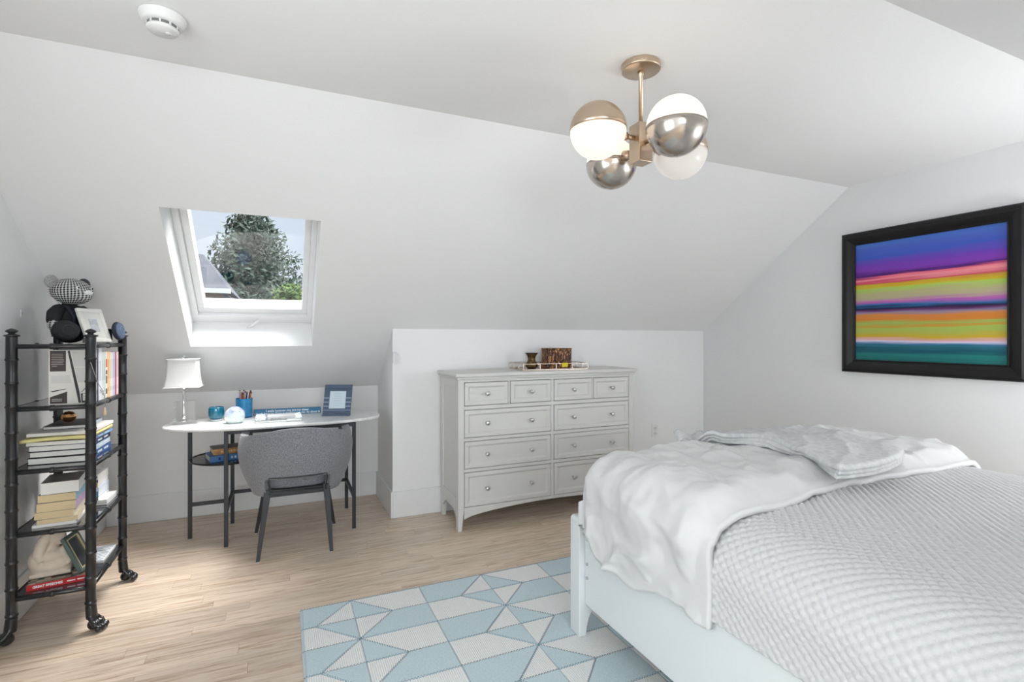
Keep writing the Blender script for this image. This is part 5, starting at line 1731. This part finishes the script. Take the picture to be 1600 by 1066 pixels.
cv = MB().box(-0.014, -0.008, -hw_ + 0.086, hw_ - 0.086, 0.0, HH - 0.172).build('canvas', paint_mat(), pt)
cv.location = (0, 0, 0.086)

# ================================================================ small fixtures
sd_ = thing('smoke_detector', 'white round smoke detector on the flat ceiling', 'smoke detector', (-0.362, 2.02, ZC))
sd_.scale = (0.88, 0.88, 0.92)
MB().lathe([(0.0, -0.0005), (0.076, -0.0005), (0.078, -0.004), (0.076, -0.012), (0.070, -0.022), (0.066, -0.030), (0.058, -0.034), (0.0, -0.034)], 48).build('base', mat((0.82, 0.82, 0.81), 0.5), sd_, smooth=True, bevel=0.002)
MB().lathe([(0.050, -0.034), (0.050, -0.044)], 48).build('grille', mat((0.2, 0.2, 0.2), 0.8), sd_, smooth=True)
for k in range(10):
    t = 2 * PI * k / 10
    MB().box(-0.003, 0.003, 0.047, 0.053, -0.0445, -0.034, Matrix.Rotation(t, 4, 'Z')).build('grille_fin', mat((0.8, 0.8, 0.8), 0.5), sd_)
MB().lathe([(0.0, -0.0445), (0.051, -0.0445), (0.053, -0.048), (0.048, -0.056), (0.0, -0.058)], 48).build('cap', mat((0.82, 0.82, 0.81), 0.5), sd_, smooth=True)
MB().lathe([(0.0, -0.0575), (0.011, -0.0575), (0.010, -0.0605), (0.0, -0.061)], 20, (0.018, 0, 0)).build('test_button', mat((0.78, 0.78, 0.78), 0.5), sd_, smooth=True)

ou = thing('power_outlet', 'white double power outlet on the wall beside the dresser', 'outlet', (3.072, YD, 0.455))
MB().box(-0.036, 0.036, -0.006, -0.0005, -0.058, 0.058).build('cover_plate', mat((0.82, 0.82, 0.81), 0.4), ou, bevel=0.003)
for z in (-0.024, 0.024):
    s_ = MB().box(-0.017, 0.017, -0.009, -0.006, z - 0.016, z + 0.016).build('socket_face', mat((0.8, 0.8, 0.79), 0.4), ou, bevel=0.003)
    for x in (-0.007, 0.007):
        MB().box(x - 0.0016, x + 0.0016, -0.0098, -0.009, z - 0.003, z + 0.008).build('slot', mat((0.03, 0.03, 0.03), 0.8), s_)
    MB().cyl((0, -0.009, z - 0.009), (0, -0.0098, z - 0.009), 0.003, n=10).build('slot', mat((0.03, 0.03, 0.03), 0.8), s_)
MB().cyl((0, -0.006, 0), (0, -0.0072, 0), 0.003, n=10).build('screw', M_nick, ou)

ws = thing('wall_sensor', 'small white plate on the side of the boxed-out wall', 'sensor', (XD, 3.66, 1.156))
MB().box(-0.014, -0.0005, -0.028, 0.028, -0.040, 0.040).build('plate', mat((0.82, 0.82, 0.82), 0.4), ws, bevel=0.003)
MB().box(-0.0155, -0.014, -0.010, 0.010, -0.020, 0.020).build('face', mat((0.78, 0.78, 0.79), 0.3), ws, bevel=0.0005, seg=1)
hk = thing('wall_hook', 'tiny white hook plate on the left wall above the rack', 'hook', (XL, 3.135, 1.411))
MB().box(0.0005, 0.004, -0.010, 0.010, -0.018, 0.018).build('plate', mat((0.80, 0.80, 0.80), 0.4), hk, bevel=0.001, seg=1)
MB().tube([(0.004, 0, 0.004), (0.012, 0, -0.002), (0.015, 0, -0.010), (0.018, 0, -0.006)], 0.002, 8).build('hook', mat((0.6, 0.6, 0.6), 0.3, 0.8), hk, smooth=True)

# unseen bedside table, lamp added as fill light (bulb light set at the top)
ns = thing('bedside_table', 'pale grey bedside table at the far side of the bed head', 'table', (3.24, 0.06, 0))
MB().box(-0.24, 0.24, -0.20, 0.20, 0.60, 0.625).build('top', M_dr, ns, bevel=0.004)
MB().box(-0.22, 0.22, -0.18, 0.18, 0.36, 0.60).build('drawer_case', M_dr, ns, bevel=0.003)
for x in (-0.2, 0.2):
    for yy in (-0.16, 0.16):
        MB().box(x - 0.02, x + 0.02, yy - 0.02, yy + 0.02, 0.0, 0.36).build('leg', M_dr, ns, bevel=0.002)
bl = thing('added_bedside_lamp', 'added unseen fill lamp with white drum shade on the bedside table', 'lamp', (3.24, 0.12, 0.6255))
MB().lathe([(0.0, 0.0), (0.07, 0.0), (0.07, 0.015), (0.015, 0.03), (0.035, 0.10), (0.045, 0.16), (0.03, 0.24), (0.010, 0.28), (0.008, 0.34), (0.0, 0.34)], 28).build('base', mat((0.8, 0.8, 0.8), 0.2), bl, smooth=True)
M_bsh = glass_mat('thin_linen_shade', (0.9, 0.9, 0.9), 0.9, 0.80)
sh_b = MB().lathe([(0.155, 0.36), (0.14, 0.60)], 36)
sh_b.f = [q for q in sh_b.f if len(q) == 4]
sh_b.build('lamp_shade', M_bsh, bl, smooth=True)
